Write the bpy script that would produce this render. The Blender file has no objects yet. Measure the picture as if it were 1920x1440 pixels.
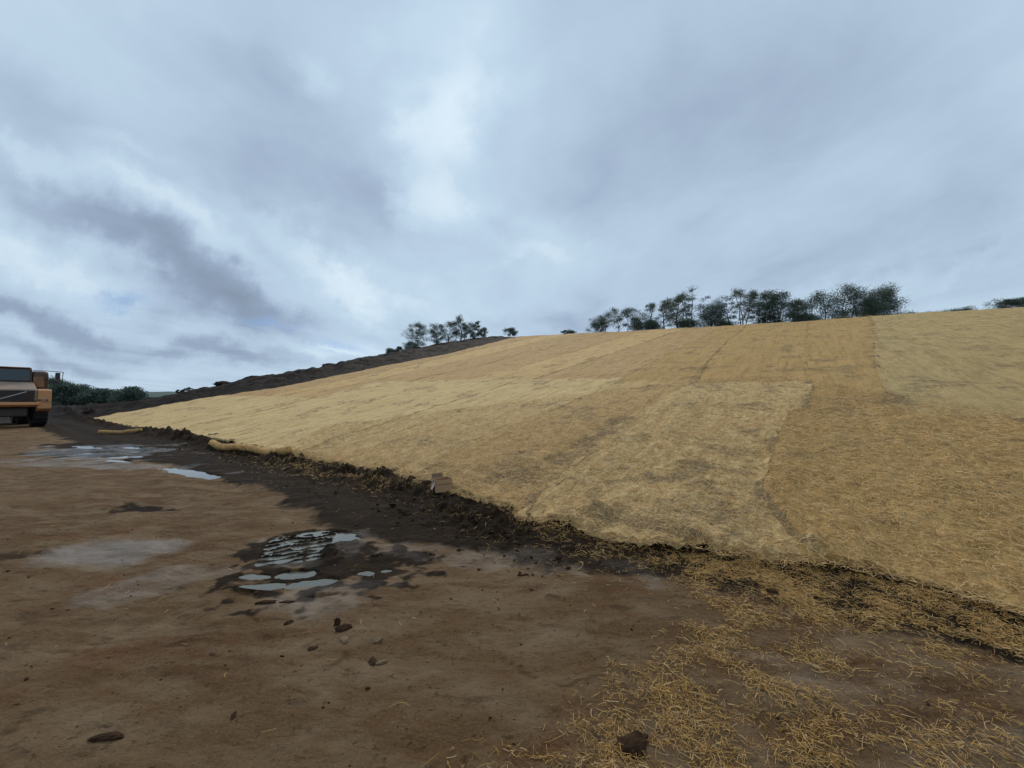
import bpy, bmesh, math, random
import numpy as np
from mathutils import Vector, Matrix
R = math.radians
C = bpy.context.scene.collection
scene = bpy.context.scene

# ------------------------------------------------------------------ camera
FPX = 730.0
PITCH = math.atan(28 / FPX)
CAM = (0.0, 0.0, 1.6)
cam_data = bpy.data.cameras.new('camera')
cam = bpy.data.objects.new('camera', cam_data)
C.objects.link(cam)
cam.location = CAM
cam.rotation_euler = (math.pi / 2 + PITCH, 0, 0)
cam_data.sensor_width = 36
cam_data.lens = 36 * FPX / 1920
cam_data.clip_start = 0.05
cam_data.clip_end = 6000
scene.camera = cam

# ------------------------------------------------------------------ render look
scene.view_settings.view_transform = 'Standard'
scene.view_settings.look = 'None'
scene.view_settings.exposure = 0.0
scene.view_settings.gamma = 1.0

# ------------------------------------------------------------------ world: overcast sky
SUN_EL, SUN_AZ = R(42), R(-10)          # azimuth from +Y towards +X
world = bpy.data.worlds.new('World')
scene.world = world
world.use_nodes = True
nt = world.node_tree
nt.nodes.clear()


class G:
    """small helper to write node graphs"""
    def __init__(s, nt): s.nt = nt

    def n(s, kind, **kw):
        nd = s.nt.nodes.new(kind)
        for k, v in kw.items():
            setattr(nd, k, v)
        return nd

    def put(s, sock, val):
        if val is None: return
        if hasattr(val, 'is_linked') or isinstance(val, bpy.types.NodeSocket):
            s.nt.links.new(val, sock)
        else:
            sock.default_value = val

    def math(s, op, a, b=None, c=None, clamp=False):
        nd = s.n('ShaderNodeMath', operation=op, use_clamp=clamp)
        s.put(nd.inputs[0], a); s.put(nd.inputs[1], b); s.put(nd.inputs[2], c)
        return nd.outputs[0]

    def vmath(s, op, a, b=None, scale=None):
        nd = s.n('ShaderNodeVectorMath', operation=op)
        s.put(nd.inputs[0], a); s.put(nd.inputs[1], b)
        if scale is not None: s.put(nd.inputs['Scale'], scale)
        return nd.outputs['Value'] if op in ('DOT_PRODUCT', 'LENGTH', 'DISTANCE') else nd.outputs[0]

    def noise(s, vec, scale, detail=4, rough=0.5, dist=0.0, color=False):
        nd = s.n('ShaderNodeTexNoise')
        s.put(nd.inputs['Vector'], vec)
        nd.inputs['Scale'].default_value = scale
        nd.inputs['Detail'].default_value = detail
        nd.inputs['Roughness'].default_value = rough
        nd.inputs['Distortion'].default_value = dist
        return nd.outputs['Color' if color else 'Fac']

    def mapping(s, vec, loc=(0, 0, 0), rot=(0, 0, 0), scale=(1, 1, 1), kind='POINT'):
        nd = s.n('ShaderNodeMapping', vector_type=kind)
        s.put(nd.inputs['Vector'], vec)
        nd.inputs['Location'].default_value = loc
        nd.inputs['Rotation'].default_value = rot
        nd.inputs['Scale'].default_value = scale
        return nd.outputs[0]

    def ramp(s, fac, stops, interp='LINEAR'):
        nd = s.n('ShaderNodeValToRGB')
        s.put(nd.inputs[0], fac)
        el = nd.color_ramp.elements
        nd.color_ramp.interpolation = interp
        while len(el) < len(stops): el.new(0.5)
        for e, (p, c) in zip(el, stops):
            e.position = p
            e.color = (c, c, c, 1) if isinstance(c, (int, float)) else tuple(c) + (1,)
        return nd.outputs[0]

    def mix(s, fac, a, b, mode='MIX'):
        nd = s.n('ShaderNodeMix', data_type='RGBA', blend_type=mode)
        s.put(nd.inputs[0], fac)
        for i, v in ((6, a), (7, b)):
            s.put(nd.inputs[i], v if not isinstance(v, tuple) else tuple(v[:3]) + (1,))
        return nd.outputs[2]

    def maprange(s, v, a, b, c=0.0, d=1.0, smooth=False):
        nd = s.n('ShaderNodeMapRange', interpolation_type='SMOOTHSTEP' if smooth else 'LINEAR')
        s.put(nd.inputs[0], v)
        for i, x in zip((1, 2, 3, 4), (a, b, c, d)): s.put(nd.inputs[i], x)
        return nd.outputs[0]


g = G(nt)
tc = g.n('ShaderNodeTexCoord').outputs['Generated']
sep = g.n('ShaderNodeSeparateXYZ'); nt.links.new(tc, sep.inputs[0])
dx, dy, dz = sep.outputs
# cloud layer plane coordinates: streets of cloud run towards the horizon ahead
inv = g.math('DIVIDE', 1.0, g.math('ADD', g.math('MAXIMUM', dz, 0.0), 0.10))
comb = g.n('ShaderNodeCombineXYZ')
nt.links.new(g.math('MULTIPLY', dx, inv), comb.inputs[0])
nt.links.new(g.math('MULTIPLY', dy, inv), comb.inputs[1])
plane = comb.outputs[0]
street = g.mapping(plane, rot=(0, 0, R(-18)), scale=(1.0, 0.45, 1.0))
warp = g.noise(plane, 1.3, 4, 0.55, color=True)
warp = g.vmath('SUBTRACT', warp, (0.5, 0.5, 0.5))
streetw = g.vmath('ADD', street, g.vmath('SCALE', warp, scale=0.55))
n_big = g.noise(streetw, 1.1, 5, 0.52)
n_mid = g.noise(streetw, 2.6, 6, 0.52)
n_soft = g.noise(plane, 0.6, 3, 0.5)
# direction plane (what one sees looking towards +Y)
iy = g.math('DIVIDE', 1.0, g.math('MAXIMUM', dy, 0.12))
comb2 = g.n('ShaderNodeCombineXYZ')
nt.links.new(g.math('MULTIPLY', dx, iy), comb2.inputs[0])
nt.links.new(g.math('MULTIPLY', dz, iy), comb2.inputs[1])
wv = g.vmath('MULTIPLY', g.vmath('SUBTRACT', g.noise(comb2.outputs[0], 2.6, 7, 0.6, color=True), (0.5, 0.5, 0.5)), (0.5, 0.32, 0))
dirp = g.vmath('ADD', comb2.outputs[0], wv)
LOBES = [  # px, py, rx, ry, angle, strength : large light and dark clouds of the day
    (40, 165, 210, 75, 25, -.5), (500, 300, 230, 120, 40, -.42), (150, 400, 200, 42, 31, -.7), (400, 525, 190, 45, 26, -.72),
    (430, 575, 170, 30, 6, -.45), (100, 590, 160, 26, 16, -.95), (90, 655, 170, 20, 10, -.7),
    (430, 660, 120, 22, 4, -.75), (1190, 330, 160, 210, 0, -.32), (1500, 150, 280, 200, 0, -.34),
    (1700, 420, 260, 70, -20, -.22), (640, 410, 90, 70, 20, -.28), (330, 70, 270, 60, 20, -.25),
    (1860, 330, 120, 200, 0, -.22), (700, 320, 50, 90, 0, -.2), (1080, 590, 180, 16, 0, -.22), (940, 440, 70, 30, 20, -.3),
    (840, 30, 120, 130, 0, .55), (800, 230, 80, 110, 45, .8), (810, 385, 100, 50, 20, .75),
    (350, 405, 210, 26, 32, .62), (600, 490, 190, 26, 30, .65), (40, 268, 130, 18, 20, .45),
    (60, 478, 170, 32, 30, .5), (650, 650, 110, 16, 0, .7), (1040, 460, 110, 50, 15, .45),
    (1560, 545, 190, 24, -8, .35), (590, 110, 40, 34, 0, .4), (1850, 495, 100, 14, -25, .22),
    (700, 560, 140, 36, 12, .4), (230, 265, 140, 14, 22, .2), (200, 710, 300, 22, 0, .28), (740, 500, 160, 60, 20, .2), (1000, 480, 90, 14, 10, .25)]
acc = g.math('MULTIPLY_ADD', g.math('SUBTRACT', n_big, 0.5), 0.62, 0.11)
acc = g.math('MULTIPLY_ADD', g.math('SUBTRACT', n_mid, 0.5), 0.55, acc)
acc = g.math('MULTIPLY_ADD', g.math('SUBTRACT', n_soft, 0.5), 0.5, acc)
for (px, py, rx, ry, an, st) in LOBES:
    v = g.mapping(dirp, loc=((px - 960) / FPX, (748 - py) / FPX, 0), rot=(0, 0, R(-an)),
                  scale=(rx / FPX, ry / FPX, 1), kind='TEXTURE')
    d2 = g.vmath('DOT_PRODUCT', v, v)
    e = g.math('EXPONENT', g.math('MULTIPLY', g.math('POWER', d2, 1.25), -0.8))
    acc = g.math('MULTIPLY_ADD', e, st * 0.62, acc)
cl = g.maprange(acc, -0.75, 0.75)
cloud_col = g.ramp(cl, [(0.0, (2.4, 3.05, 3.9)), (0.25, (3.1, 3.98, 5.3)), (0.5, (4.6, 5.82, 7.25)),
                        (0.72, (5.5, 7.0, 8.3)), (1.0, (7.8, 9.0, 9.8))])
# ramps clamp at 1, so scale afterwards
for e_ in nt.nodes:
    if e_.bl_idname == 'ShaderNodeValToRGB':
        for el in e_.color_ramp.elements:
            el.color = tuple(c / 10 for c in el.color[:3]) + (1,)
cloud_col = g.vmath('SCALE', cloud_col, scale=10.0)
sky = g.n('ShaderNodeTexSky', sky_type='NISHITA')
sky.sun_disc = False
sky.sun_elevation = SUN_EL
sky.sun_rotation = SUN_AZ
sky.air_density = 1.0; sky.dust_density = 1.5; sky.ozone_density = 1.5
GAPS = [(180, 537, 60, 12), (665, 640, 60, 10), (515, 600, 40, 8), (630, 655, 40, 5)]
gacc = 0.0
for (px, py, rx, ry) in GAPS:
    v = g.mapping(dirp, loc=((px - 960) / FPX, (748 - py) / FPX, 0), rot=(0, 0, R(-8)), scale=(rx / FPX, ry / FPX, 1), kind='TEXTURE')
    gacc = g.math('ADD', g.math('EXPONENT', g.math('MULTIPLY', g.vmath('DOT_PRODUCT', v, v), -1.0)), gacc)
gap = g.math('MULTIPLY', gacc, 0.55, clamp=True)
# a little blue shows through everywhere
gap = g.math('ADD', gap, 0.04, clamp=True)
col = g.mix(gap, cloud_col, g.vmath('MULTIPLY', sky.outputs[0], (.36, .52, .80)))
# the cloud deck continues down to the horizon
bg = g.n('ShaderNodeBackground')
nt.links.new(col, bg.inputs[0])
bg.inputs[1].default_value = 0.1
out = g.n('ShaderNodeOutputWorld')
nt.links.new(bg.outputs[0], out.inputs[0])

# ------------------------------------------------------------------ sun (veiled)
sd = bpy.data.lights.new('sun', 'SUN')
sd.energy = 1.5
sd.angle = R(14)
sd.color = (1.0, 0.93, 0.82)
sun = bpy.data.objects.new('sun', sd)
C.objects.link(sun)
sdir = Vector((math.sin(SUN_AZ) * math.cos(SUN_EL), math.cos(SUN_AZ) * math.cos(SUN_EL), math.sin(SUN_EL)))
sun.rotation_euler = (-sdir).to_track_quat('-Z', 'Y').to_euler()
sun.location = sdir * 50

# ------------------------------------------------------------------ helpers


def tag(o, label=None, cat=None, group=None, kind=None):
    if label: o['label'] = label
    if cat: o['category'] = cat
    if group: o['group'] = group
    if kind: o['kind'] = kind
    return o


def empty(name, loc=(0, 0, 0), rz=0.0):
    o = bpy.data.objects.new(name, None)
    C.objects.link(o)
    o.location = loc
    o.rotation_euler = (0, 0, rz)
    return o


def mesh_np(name, verts, faces, mat, parent=None, smooth=False, attrs=None, tris=None):
    """verts (N,3) array, faces (M,4) array of quads and optional tris (K,3)"""
    me = bpy.data.meshes.new(name)
    nv = len(verts); nf = len(faces); nk = 0 if tris is None else len(tris)
    me.vertices.add(nv)
    me.vertices.foreach_set('co', np.asarray(verts, dtype=np.float32).ravel())
    idx = np.asarray(faces, dtype=np.int32).ravel()
    tot = [np.full(nf, 4, dtype=np.int32)]
    if nk:
        idx = np.concatenate([idx, np.asarray(tris, dtype=np.int32).ravel()])
        tot.append(np.full(nk, 3, dtype=np.int32))
    tot = np.concatenate(tot)
    me.loops.add(len(idx))
    me.loops.foreach_set('vertex_index', idx)
    me.polygons.add(nf + nk)
    start = np.concatenate([[0], np.cumsum(tot)[:-1]]).astype(np.int32)
    me.polygons.foreach_set('loop_start', start)
    me.polygons.foreach_set('loop_total', tot)
    if smooth: me.polygons.foreach_set('use_smooth', np.ones(nf + nk, dtype=bool))
    me.update(calc_edges=True)
    if attrs:
        for k, a in attrs.items():
            at = me.attributes.new(k, 'FLOAT', 'POINT')
            at.data.foreach_set('value', np.asarray(a, dtype=np.float32).ravel())
    me.materials.append(mat)
    o = bpy.data.objects.new(name, me)
    C.objects.link(o)
    if parent: o.parent = parent
    return o


def bm_obj(name, bm, mat, parent=None, smooth=False):
    me = bpy.data.meshes.new(name)
    bmesh.ops.recalc_face_normals(bm, faces=bm.faces)
    bm.to_mesh(me); bm.free()
    if smooth:
        for p in me.polygons: p.use_smooth = True
    me.materials.append(mat)
    o = bpy.data.objects.new(name, me)
    C.objects.link(o)
    if parent: o.parent = parent
    return o


def add_box(bm, c, size, rot=None, bevel=0.0, seg=2):
    m = Matrix.Translation(c) @ (rot.to_4x4() if rot else Matrix.Identity(4)) @ Matrix.Diagonal((size[0], size[1], size[2], 1))
    r = bmesh.ops.create_cube(bm, size=1.0, matrix=m)
    if bevel:
        es = {e for v in r['verts'] for e in v.link_edges}
        bmesh.ops.bevel(bm, geom=list(es), offset=bevel, segments=seg, affect='EDGES', profile=0.5)


def add_tube(bm, pts, radii, seg=8, cap=True):
    rings = []
    n = len(pts)
    pts = [Vector(p) for p in pts]
    for i, p in enumerate(pts):
        t = (pts[min(i + 1, n - 1)] - pts[max(i - 1, 0)]).normalized()
        a = t.orthogonal().normalized() if abs(t.z) > .98 else t.cross(Vector((0, 0, 1))).normalized()
        b = t.cross(a)
        r = radii[i] if isinstance(radii, (list, tuple)) else radii
        rings.append([bm.verts.new(p + (a * math.cos(2 * math.pi * k / seg) + b * math.sin(2 * math.pi * k / seg)) * r) for k in range(seg)])
    for i in range(n - 1):
        for k in range(seg):
            bm.faces.new((rings[i][k], rings[i][(k + 1) % seg], rings[i + 1][(k + 1) % seg], rings[i + 1][k]))
    if cap:
        bm.faces.new(rings[0][::-1]); bm.faces.new(rings[-1])


def add_prism(bm, prof, y0, y1, bevel=0.0):
    """profile in XZ swept along Y"""
    a = [bm.verts.new((x, y0, z)) for x, z in prof]
    b = [bm.verts.new((x, y1, z)) for x, z in prof]
    fs = [bm.faces.new(a), bm.faces.new(b[::-1])]
    n = len(prof)
    for i in range(n):
        fs.append(bm.faces.new((a[i], b[i], b[(i + 1) % n], a[(i + 1) % n])))
    if bevel:
        es = {e for f in fs for e in f.edges}
        bmesh.ops.bevel(bm, geom=list(es), offset=bevel, segments=2, affect='EDGES', profile=0.5)


# --- numpy gradient noise
def _hash(ix, iy, seed):
    h = (ix.astype(np.int64) * 374761393 + iy.astype(np.int64) * 668265263 + seed * 1442695041) & 0xffffffff
    h = ((h ^ (h >> 13)) * 1274126177) & 0xffffffff
    return (h ^ (h >> 16)) & 0xffffffff


def perlin(x, y, seed=0):
    x = np.asarray(x, dtype=np.float64); y = np.asarray(y, dtype=np.float64)
    ix = np.floor(x); iy = np.floor(y)
    fx = x - ix; fy = y - iy
    ux = fx * fx * fx * (fx * (fx * 6 - 15) + 10); uy = fy * fy * fy * (fy * (fy * 6 - 15) + 10)

    def gr(a, b):
        an = _hash(ix + a, iy + b, seed) * (2 * math.pi / 4294967296.0)
        return np.cos(an) * (fx - a) + np.sin(an) * (fy - b)
    n0 = gr(0, 0) * (1 - ux) + gr(1, 0) * ux
    n1 = gr(0, 1) * (1 - ux) + gr(1, 1) * ux
    return (n0 * (1 - uy) + n1 * uy) * 1.5


def fbm(x, y, scale, octv=4, seed=0, gain=0.5):
    a = 1.0; s = 0.0; f = 1.0 / scale
    for o in range(octv):
        s = s + a * perlin(x * f + o * 17.3, y * f - o * 9.1, seed + o)
        a *= gain; f *= 2.03
    return s


def sstep(a, b, x):
    t = np.clip((np.asarray(x, dtype=np.float64) - a) / (b - a), 0, 1)
    return t * t * (3 - 2 * t)


def softplus(x, w):
    return w * np.logaddexp(0, np.asarray(x, dtype=np.float64) / w)


# ------------------------------------------------------------------ the lie of the land
# u runs along the toe of the slope (positive to the far left), v straight up the slope
def to_uv(X, Y):
    dx = X - 0.3; dy = Y - 5.0
    return -0.8 * dx + 0.6 * dy, 0.6 * dx + 0.8 * dy


def to_xy(u, v):
    return 0.3 - 0.8 * u + 0.6 * v, 5.0 + 0.6 * u + 0.8 * v


def slope(u):
    return 0.213 + 0.047 * (np.clip(u, -25, 36) + 2.4) / 36.4


def vcrest(u):
    return np.interp(u, [-30, -18, -11, -3, 7, 40], [53, 51.8, 49.3, 44.4, 43.5, 43.0])


def uedge(v):
    return np.interp(v, [-2, 0.17, 4.64, 8.73, 12.8, 20.7, 29.5, 40.6, 60], [42, 40.3, 37.5, 33.1, 30.7, 29.3, 28.8, 30.8, 31.5])


def toe_off(u):
    """where the foot of the slope wanders"""
    return np.interp(u, [-6, -4, -3.4, -2.7, -2.3, -1.8, -1.1, -.5, 0, .8, 1.8, 2.8, 3.8, 5.1, 7.4, 9.3, 13, 18, 22, 24, 40],
                     [.25, .25, .5, .33, .23, .2, -.12, .05, -.05, .2, .3, .5, .62, .5, .55, .55, .6, .6, .5, .3, .2])


def base_h(X, Y):
    """ground without small relief"""
    u, v = to_uv(X, Y)
    s = slope(u)
    vv = v - 0.35 * toe_off(u)
    vc = vcrest(u) + 0.5 * fbm(u, v * 0, 6, 2, 5)
    rise = softplus(vv, 0.12) - 1.06 * softplus(v - vc, 0.5)
    fall = 1 - sstep(41, 74, u)
    z = s * rise * fall
    z = z + 0.10 * fbm(u, v, 7, 2, 11) * sstep(2, 12, v) * (1 - sstep(-6, 0, v - vc))
    up = u - uedge(v)
    sh = sstep(0.5, 7, up) * (1 - sstep(16, 34, up)) * sstep(-4.5, 1.5, v)
    ridge = 0.50 + 0.30 * fbm(X, Y, 5, 3, 21) + 0.20 * fbm(X, Y, 1.7, 3, 22)
    z = z + sh * ridge * (1 - 0.45 * sstep(25, 45, v))
    z = z + 0.10 * sstep(0.0, 1.0, up) * fbm(X, Y, 0.9, 3, 24) * sstep(-4, 0, v) * (1 - sstep(60, 90, u))
    return z


SHEETS = ((-2.25, 4.35, .72, .62, -.0135), (-1.8, 3.6, .8, .26, -.017), (-7.2, 8.6, 1.9, 1.1, -.020), (-12.3, 11.9, 4.2, 2.6, -.021))


def tread_mask(X, Y):
    """the flooded tyre print: soft rectangle"""
    ax = (X + 2.3) * 0.93 + (Y - 4.3) * 0.37
    ay = -(X + 2.3) * 0.37 + (Y - 4.3) * 0.93
    return (1 - sstep(.25, .42, np.abs(ax))) * (1 - sstep(.33, .5, np.abs(ay))), ax, ay


def ell(X, Y, cx, cy, rx, ry, an, n=0.25, seed=3, sc=.35):
    c, s_ = math.cos(R(an)), math.sin(R(an))
    a = ((X - cx) * c + (Y - cy) * s_) / rx
    b = (-(X - cx) * s_ + (Y - cy) * c) / ry
    return 1 - np.sqrt(a * a + b * b) + n * fbm(X, Y, sc, 3, seed)


PUD = [  # cx, cy, rx, ry, angle, depth
    (-2.12, 4.63, .32, .16, -8, .05),
    (-7.2, 8.62, 1.15, .17, -27, .05),
    (-14.0, 13.0, .95, .16, -25, .05), (-12.3, 11.7, .45, .22, 10, .04), (-10.9, 10.9, .45, .16, 0, .04), (-12.4, 12.9, .6, .13, -30, .05),
    (-10.2, 10.2, .5, .10, -20, .04), (-13.0, 11.3, .5, .09, -10, .035), (-11.3, 12.0, .3, .10, 5, .04),
    (-1.35, 3.66, .07, .05, 0, .03), (-1.17, 3.72, .05, .03, 0, .03), (-1.39, 4.06, .05, .035, 0, .03),
    (-2.17, 3.40, .20, .065, 8, .03), (-1.76, 3.47, .17, .07, 14, .03), (-1.97, 3.64, .17, .075, 12, .03), (-2.34, 3.60, .14, .05, -8, .03), (-1.55, 3.26, .12, .03, 10, .025)]


def ground_h(X, Y, detail=True):
    X = np.asarray(X, dtype=np.float64); Y = np.asarray(Y, dtype=np.float64)
    u, v = to_uv(X, Y)
    z = base_h(X, Y)
    flat = 1 - sstep(-.6, .6, v)
    z = z + flat * (0.035 * fbm(X, Y, 2.2, 3, 31) + 0.010 * fbm(X, Y, .45, 3, 32))
    # windrow of turned soil along the toe
    to = toe_off(u)
    hw = np.interp(u, [-30, -2, -.8, 0.2, 1.2, 3, 8, 12, 16, 19, 24, 40], [.0, .0, .02, .10, .10, .16, .16, .08, .28, .32, .12, .3])
    w = v - to
    m = np.exp(-((w + .33) / .36) ** 2)
    lump = 0.75 + .8 * fbm(X, Y, .45, 4, 41, .6)
    z = z + hw * m * np.clip(lump, 0.05, 2)
    dk = dark_mask(X, Y)
    rough = 0.35 + .65 * dk
    if detail:
        cl = fbm(X, Y, .16, 4, 43, .6)
        z = z + 0.055 * (.25 + .75 * sstep(-1.2, .6, u)) * np.clip(cl, -.25, 1.2) * dk * sstep(-1.6, -.3, w) * (1 - sstep(.3, .8, w)) * (1 - sstep(40, 60, np.hypot(X, Y)))
        z = z + 0.006 * fbm(X, Y, .11, 3, 44) * rough * flat
        z = z + 0.0035 * fbm(X * .6, Y * 1.4, .05, 2, 45) * flat
    z = z + flat * .012 * (-np.clip(fbm(X, Y, .35, 2, 46) - .35, 0, 1)) * 2.0 + flat * .010 * fbm(X * .45 + Y * .3, Y * 1.3, .28, 3, 47)
    # long ruts running beside the toe
    for (c, wd, dp, u0, u1) in ((-1.55, .22, .04, 1.8, 40), (-2.55, .25, .03, 3.0, 30), (-1.05, .10, .02, -1.2, 1.5), (-3.6, .3, .02, -3, 20)):
        wob = c + 0.12 * fbm(u, u * 0, 2.5, 2, 51)
        rr = np.exp(-((v - wob) / wd) ** 2) * sstep(u0, u0 + 1.2, u) * (1 - sstep(u1 - 4, u1, u))
        z = z - dp * rr + .3 * dp * np.exp(-((np.abs(v - wob) - 1.5 * wd) / (.5 * wd)) ** 2) * sstep(u0, u0 + 1.2, u) * (1 - sstep(u1 - 4, u1, u))
    # firm rims: keep the mud just above water level round the hollows
    for (cx, cy, rx, ry, lvl) in SHEETS:
        ins = 1 - sstep(1.0, 1.5, np.sqrt(((X - cx) / rx) ** 2 + ((Y - cy) / ry) ** 2))
        z = z * (1 - ins) + ins * (lvl + .005 + softplus(z - lvl - .005, .006))
    # puddles
    for i, (cx, cy, rx, ry, an, dp) in enumerate(PUD):
        if rx > .3: near = True
        e = ell(X, Y, cx, cy, rx, ry, an, .45 if rx > .3 else .3, 60 + i, max(.12, min(rx, .5)))
        k = sstep(-.30, .25, e + (.35 * fbm(X * .5, Y, .3, 3, 55) if cx < -8 else 0))
        z = z * (1 - k) + (-0.018 - dp) * k + .0
    # water filled tyre print: lugs stand between cells
    tm, ax, ay = tread_mask(X, Y)
    wv = ay + .05 * fbm(X, Y, .3, 2, 71) + .06 * np.where(ax > .08, -1, 1) * np.abs(ax - .08)
    ph = (wv / .112) % 1.0
    ridge = np.exp(-((ph - .5) / .095) ** 2) * np.clip(1.0 + .5 * fbm(X, Y, .2, 2, 78), .6, 1.1)
    cen = .9 * np.exp(-((ax - .08 - .03 * fbm(X, Y, .15, 2, 73)) / .013) ** 2)
    rid = np.maximum(ridge, cen)
    k = sstep(0.15, .7, tm + .22 * fbm(X, Y, .16, 3, 72))
    z = z * (1 - k) + (-0.034 + 0.042 * np.clip(rid + .12 * fbm(X, Y, .06, 2, 74), 0, 1.2)) * k
    # bank of squeezed mud beside it
    z = z + .05 * np.clip(ell(X, Y, -1.87, 4.15, .13, .30, 18, .5, 75, .12) + .1, 0, .6) * (1 + .5 * fbm(X, Y, .05, 2, 76))
    z = z + .03 * np.clip(ell(X, Y, -1.75, 3.66, .5, .05, -12, .5, 77, .12) + .1, 0, .5)
    return z


def dark_mask(X, Y):
    u, v = to_uv(X, Y)
    lim = np.interp(u, [-6, -3, -1.9, -1.3, -.6, .4, 1.2, 1.7, 3.3, 4.9, 7.3, 9.7, 13, 30, 60], [-.2, -.4, -.5, -.75, -1.0, -1.2, -1.5, -1.5, -1.5, -1.2, -1.45, -1.6, -2.1, -2.6, -3])
    n = .22 * fbm(X, Y, .9, 4, 81) + .1 * fbm(X, Y, .25, 3, 82)
    d = sstep(-.22, .25, v - lim + n)
    d = np.maximum(d, sstep(-.2, .5, ell(X, Y, -1.65, 3.8, .95, .62, 10, .6, 83, .22) + .35 * fbm(X * .5, Y, .12, 3, 87)))
    d = np.maximum(d, .9 * sstep(-.25, .1, ell(X, Y, -2.25, 4.35, .58, .5, 10, .3, 88, .2)))
    d = np.maximum(d, .85 * sstep(-.2, .3, ell(X, Y, -12.5, 12.4, 3.6, 1.6, -25, .6, 84, 1.2)))
    d = np.maximum(d, .8 * sstep(-.1, .4, ell(X, Y, -5.55, 5.85, .45, .28, 0, .9, 85, .3)))
    d = np.maximum(d, .6 * sstep(-.1, .4, ell(X, Y, -5.4, 3.9, .9, .16, 12, .6, 86, .2)))
    return np.clip(d, 0, 1)


def wet_mask(X, Y):
    w = .8 * sstep(-.2, .7, ell(X, Y, -4.2, 4.15, .95, .50, 5, .3, 91, .8))
    w = np.maximum(w, .55 * sstep(-.2, .5, ell(X, Y, -3.1, 3.5, .8, .32, 25, .4, 92, .6)))
    w = np.maximum(w, .55 * sstep(-.3, .6, ell(X, Y, -2.1, 4.3, .75, .65, 20, .5, 93, .4)))
    w = np.maximum(w, .6 * sstep(-.3, .6, ell(X, Y, -1.5, 3.3, .55, .35, 10, .4, 94, .4)))
    w = np.maximum(w, .8 * sstep(-.2, .5, ell(X, Y, -12.5, 12.0, 3.4, 1.8, -25, .5, 95, .7)))
    w = np.maximum(w, .6 * sstep(-.2, .5, ell(X, Y, -10.5, 9.6, 4.5, .6, -10, .6, 96, .8)))
    w = np.maximum(w, .5 * sstep(-.2, .5, ell(X, Y, -.1, 3.95, 1.6, .35, -12, .6, 97, .5)))
    w = np.maximum(w, .35 * sstep(-.1, .5, ell(X, Y, 2.0, 2.1, 1.2, .5, -20, .6, 98, .5)))
    return np.clip(w, 0, 1)


# ------------------------------------------------------------------ materials
def new_mat(name):
    m = bpy.data.materials.new(name)
    m.use_nodes = True
    m.node_tree.nodes.clear()
    gg = G(m.node_tree)
    b = gg.n('ShaderNodeBsdfPrincipled')
    o = gg.n('ShaderNodeOutputMaterial')
    m.node_tree.links.new(b.outputs[0], o.inputs[0])
    return m, gg, b


def bump(gg, b, h, strength, dist):
    nd = gg.n('ShaderNodeBump')
    nd.inputs['Strength'].default_value = strength
    nd.inputs['Distance'].default_value = dist
    gg.put(nd.inputs['Height'], h)
    gg.nt.links.new(nd.outputs[0], b.inputs['Normal'])
    return nd


def attr(gg, name):
    nd = gg.n('ShaderNodeAttribute'); nd.attribute_name = name
    return nd.outputs['Fac']


def obco(gg):
    return gg.n('ShaderNodeNewGeometry').outputs['Position']


def simple(name, colr, rough=0.6, var=0.15, scale=6.0, metal=0.0, dirt=None, dirt_amt=0.0, bmp=0.0, spec=.4):
    m, gg, b = new_mat(name)
    p = gg.n('ShaderNodeTexCoord').outputs['Object']
    n = gg.noise(p, scale, 5, .6)
    c = gg.mix(gg.maprange(n, .3, .7), tuple(x * (1 - var) for x in colr), tuple(min(1, x * (1 + var)) for x in colr))
    if dirt:
        c = gg.mix(gg.math('MULTIPLY', gg.maprange(gg.noise(p, scale * .5, 6, .65), .35, .65), dirt_amt), c, dirt)
    gg.put(b.inputs['Base Color'], c)
    gg.put(b.inputs['Roughness'], gg.maprange(n, .3, .7, rough * .85, min(1, rough * 1.15)))
    b.inputs['Metallic'].default_value = metal
    b.inputs['Specular IOR Level'].default_value = spec
    if bmp: bump(gg, b, n, .5, bmp)
    return m


# --- ground
M_ground, gg, b = new_mat('bare_mud')
pos = obco(gg)
rot = gg.mapping(pos, rot=(0, 0, R(30)), scale=(1, 2.2, 1))
nA = gg.noise(pos, .55, 6, .6, .3)
nB = gg.noise(rot, 1.6, 7, .62, .4)
nC = gg.noise(pos, 9.0, 6, .65)
nD = gg.noise(rot, 5.0, 5, .6)
nE = gg.noise(pos, 60.0, 3, .6)
c = gg.mix(gg.maprange(nA, .35, .65), (.108, .056, .024), (.168, .100, .050))
c = gg.mix(gg.maprange(nB, .42, .68), c, (.220, .148, .085))
c = gg.mix(gg.math('MULTIPLY', gg.maprange(gg.noise(rot, .9, 6, .65, .5), .56, .70), .65), c, (.125, .046, .017))
c = gg.mix(gg.math('MULTIPLY', gg.maprange(nD, .55, .72), .6), c, (.052, .028, .013))
c = gg.mix(gg.math('MULTIPLY', gg.maprange(nC, .62, .74), .6), c, (.034, .018, .009))
c = gg.mix(gg.math('MULTIPLY', gg.maprange(nE, .50, .72), .35), c, (.24, .17, .105))
grit = gg.noise(pos, 26, 5, .7)
c = gg.mix(gg.math('MULTIPLY', gg.maprange(grit, .58, .66), .65), c, (.030, .016, .008))
dent_shade = gg.noise(gg.mapping(pos, rot=(0, 0, R(30)), scale=(1, 1.8, 1)), 3.4, 3, .5, .6)
c = gg.mix(gg.math('MULTIPLY', gg.maprange(dent_shade, .62, .70), .5), c, (.048, .026, .012))  # dark spots painted in as the shade of shallow dents
soil = gg.mix(gg.maprange(nC, .35, .7), (.008, .005, .003), (.038, .023, .0125))
soil = gg.mix(gg.math('MULTIPLY', gg.maprange(nB, .45, .65), .5), soil, (.056, .034, .018))
dk = attr(gg, 'dark')
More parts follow.
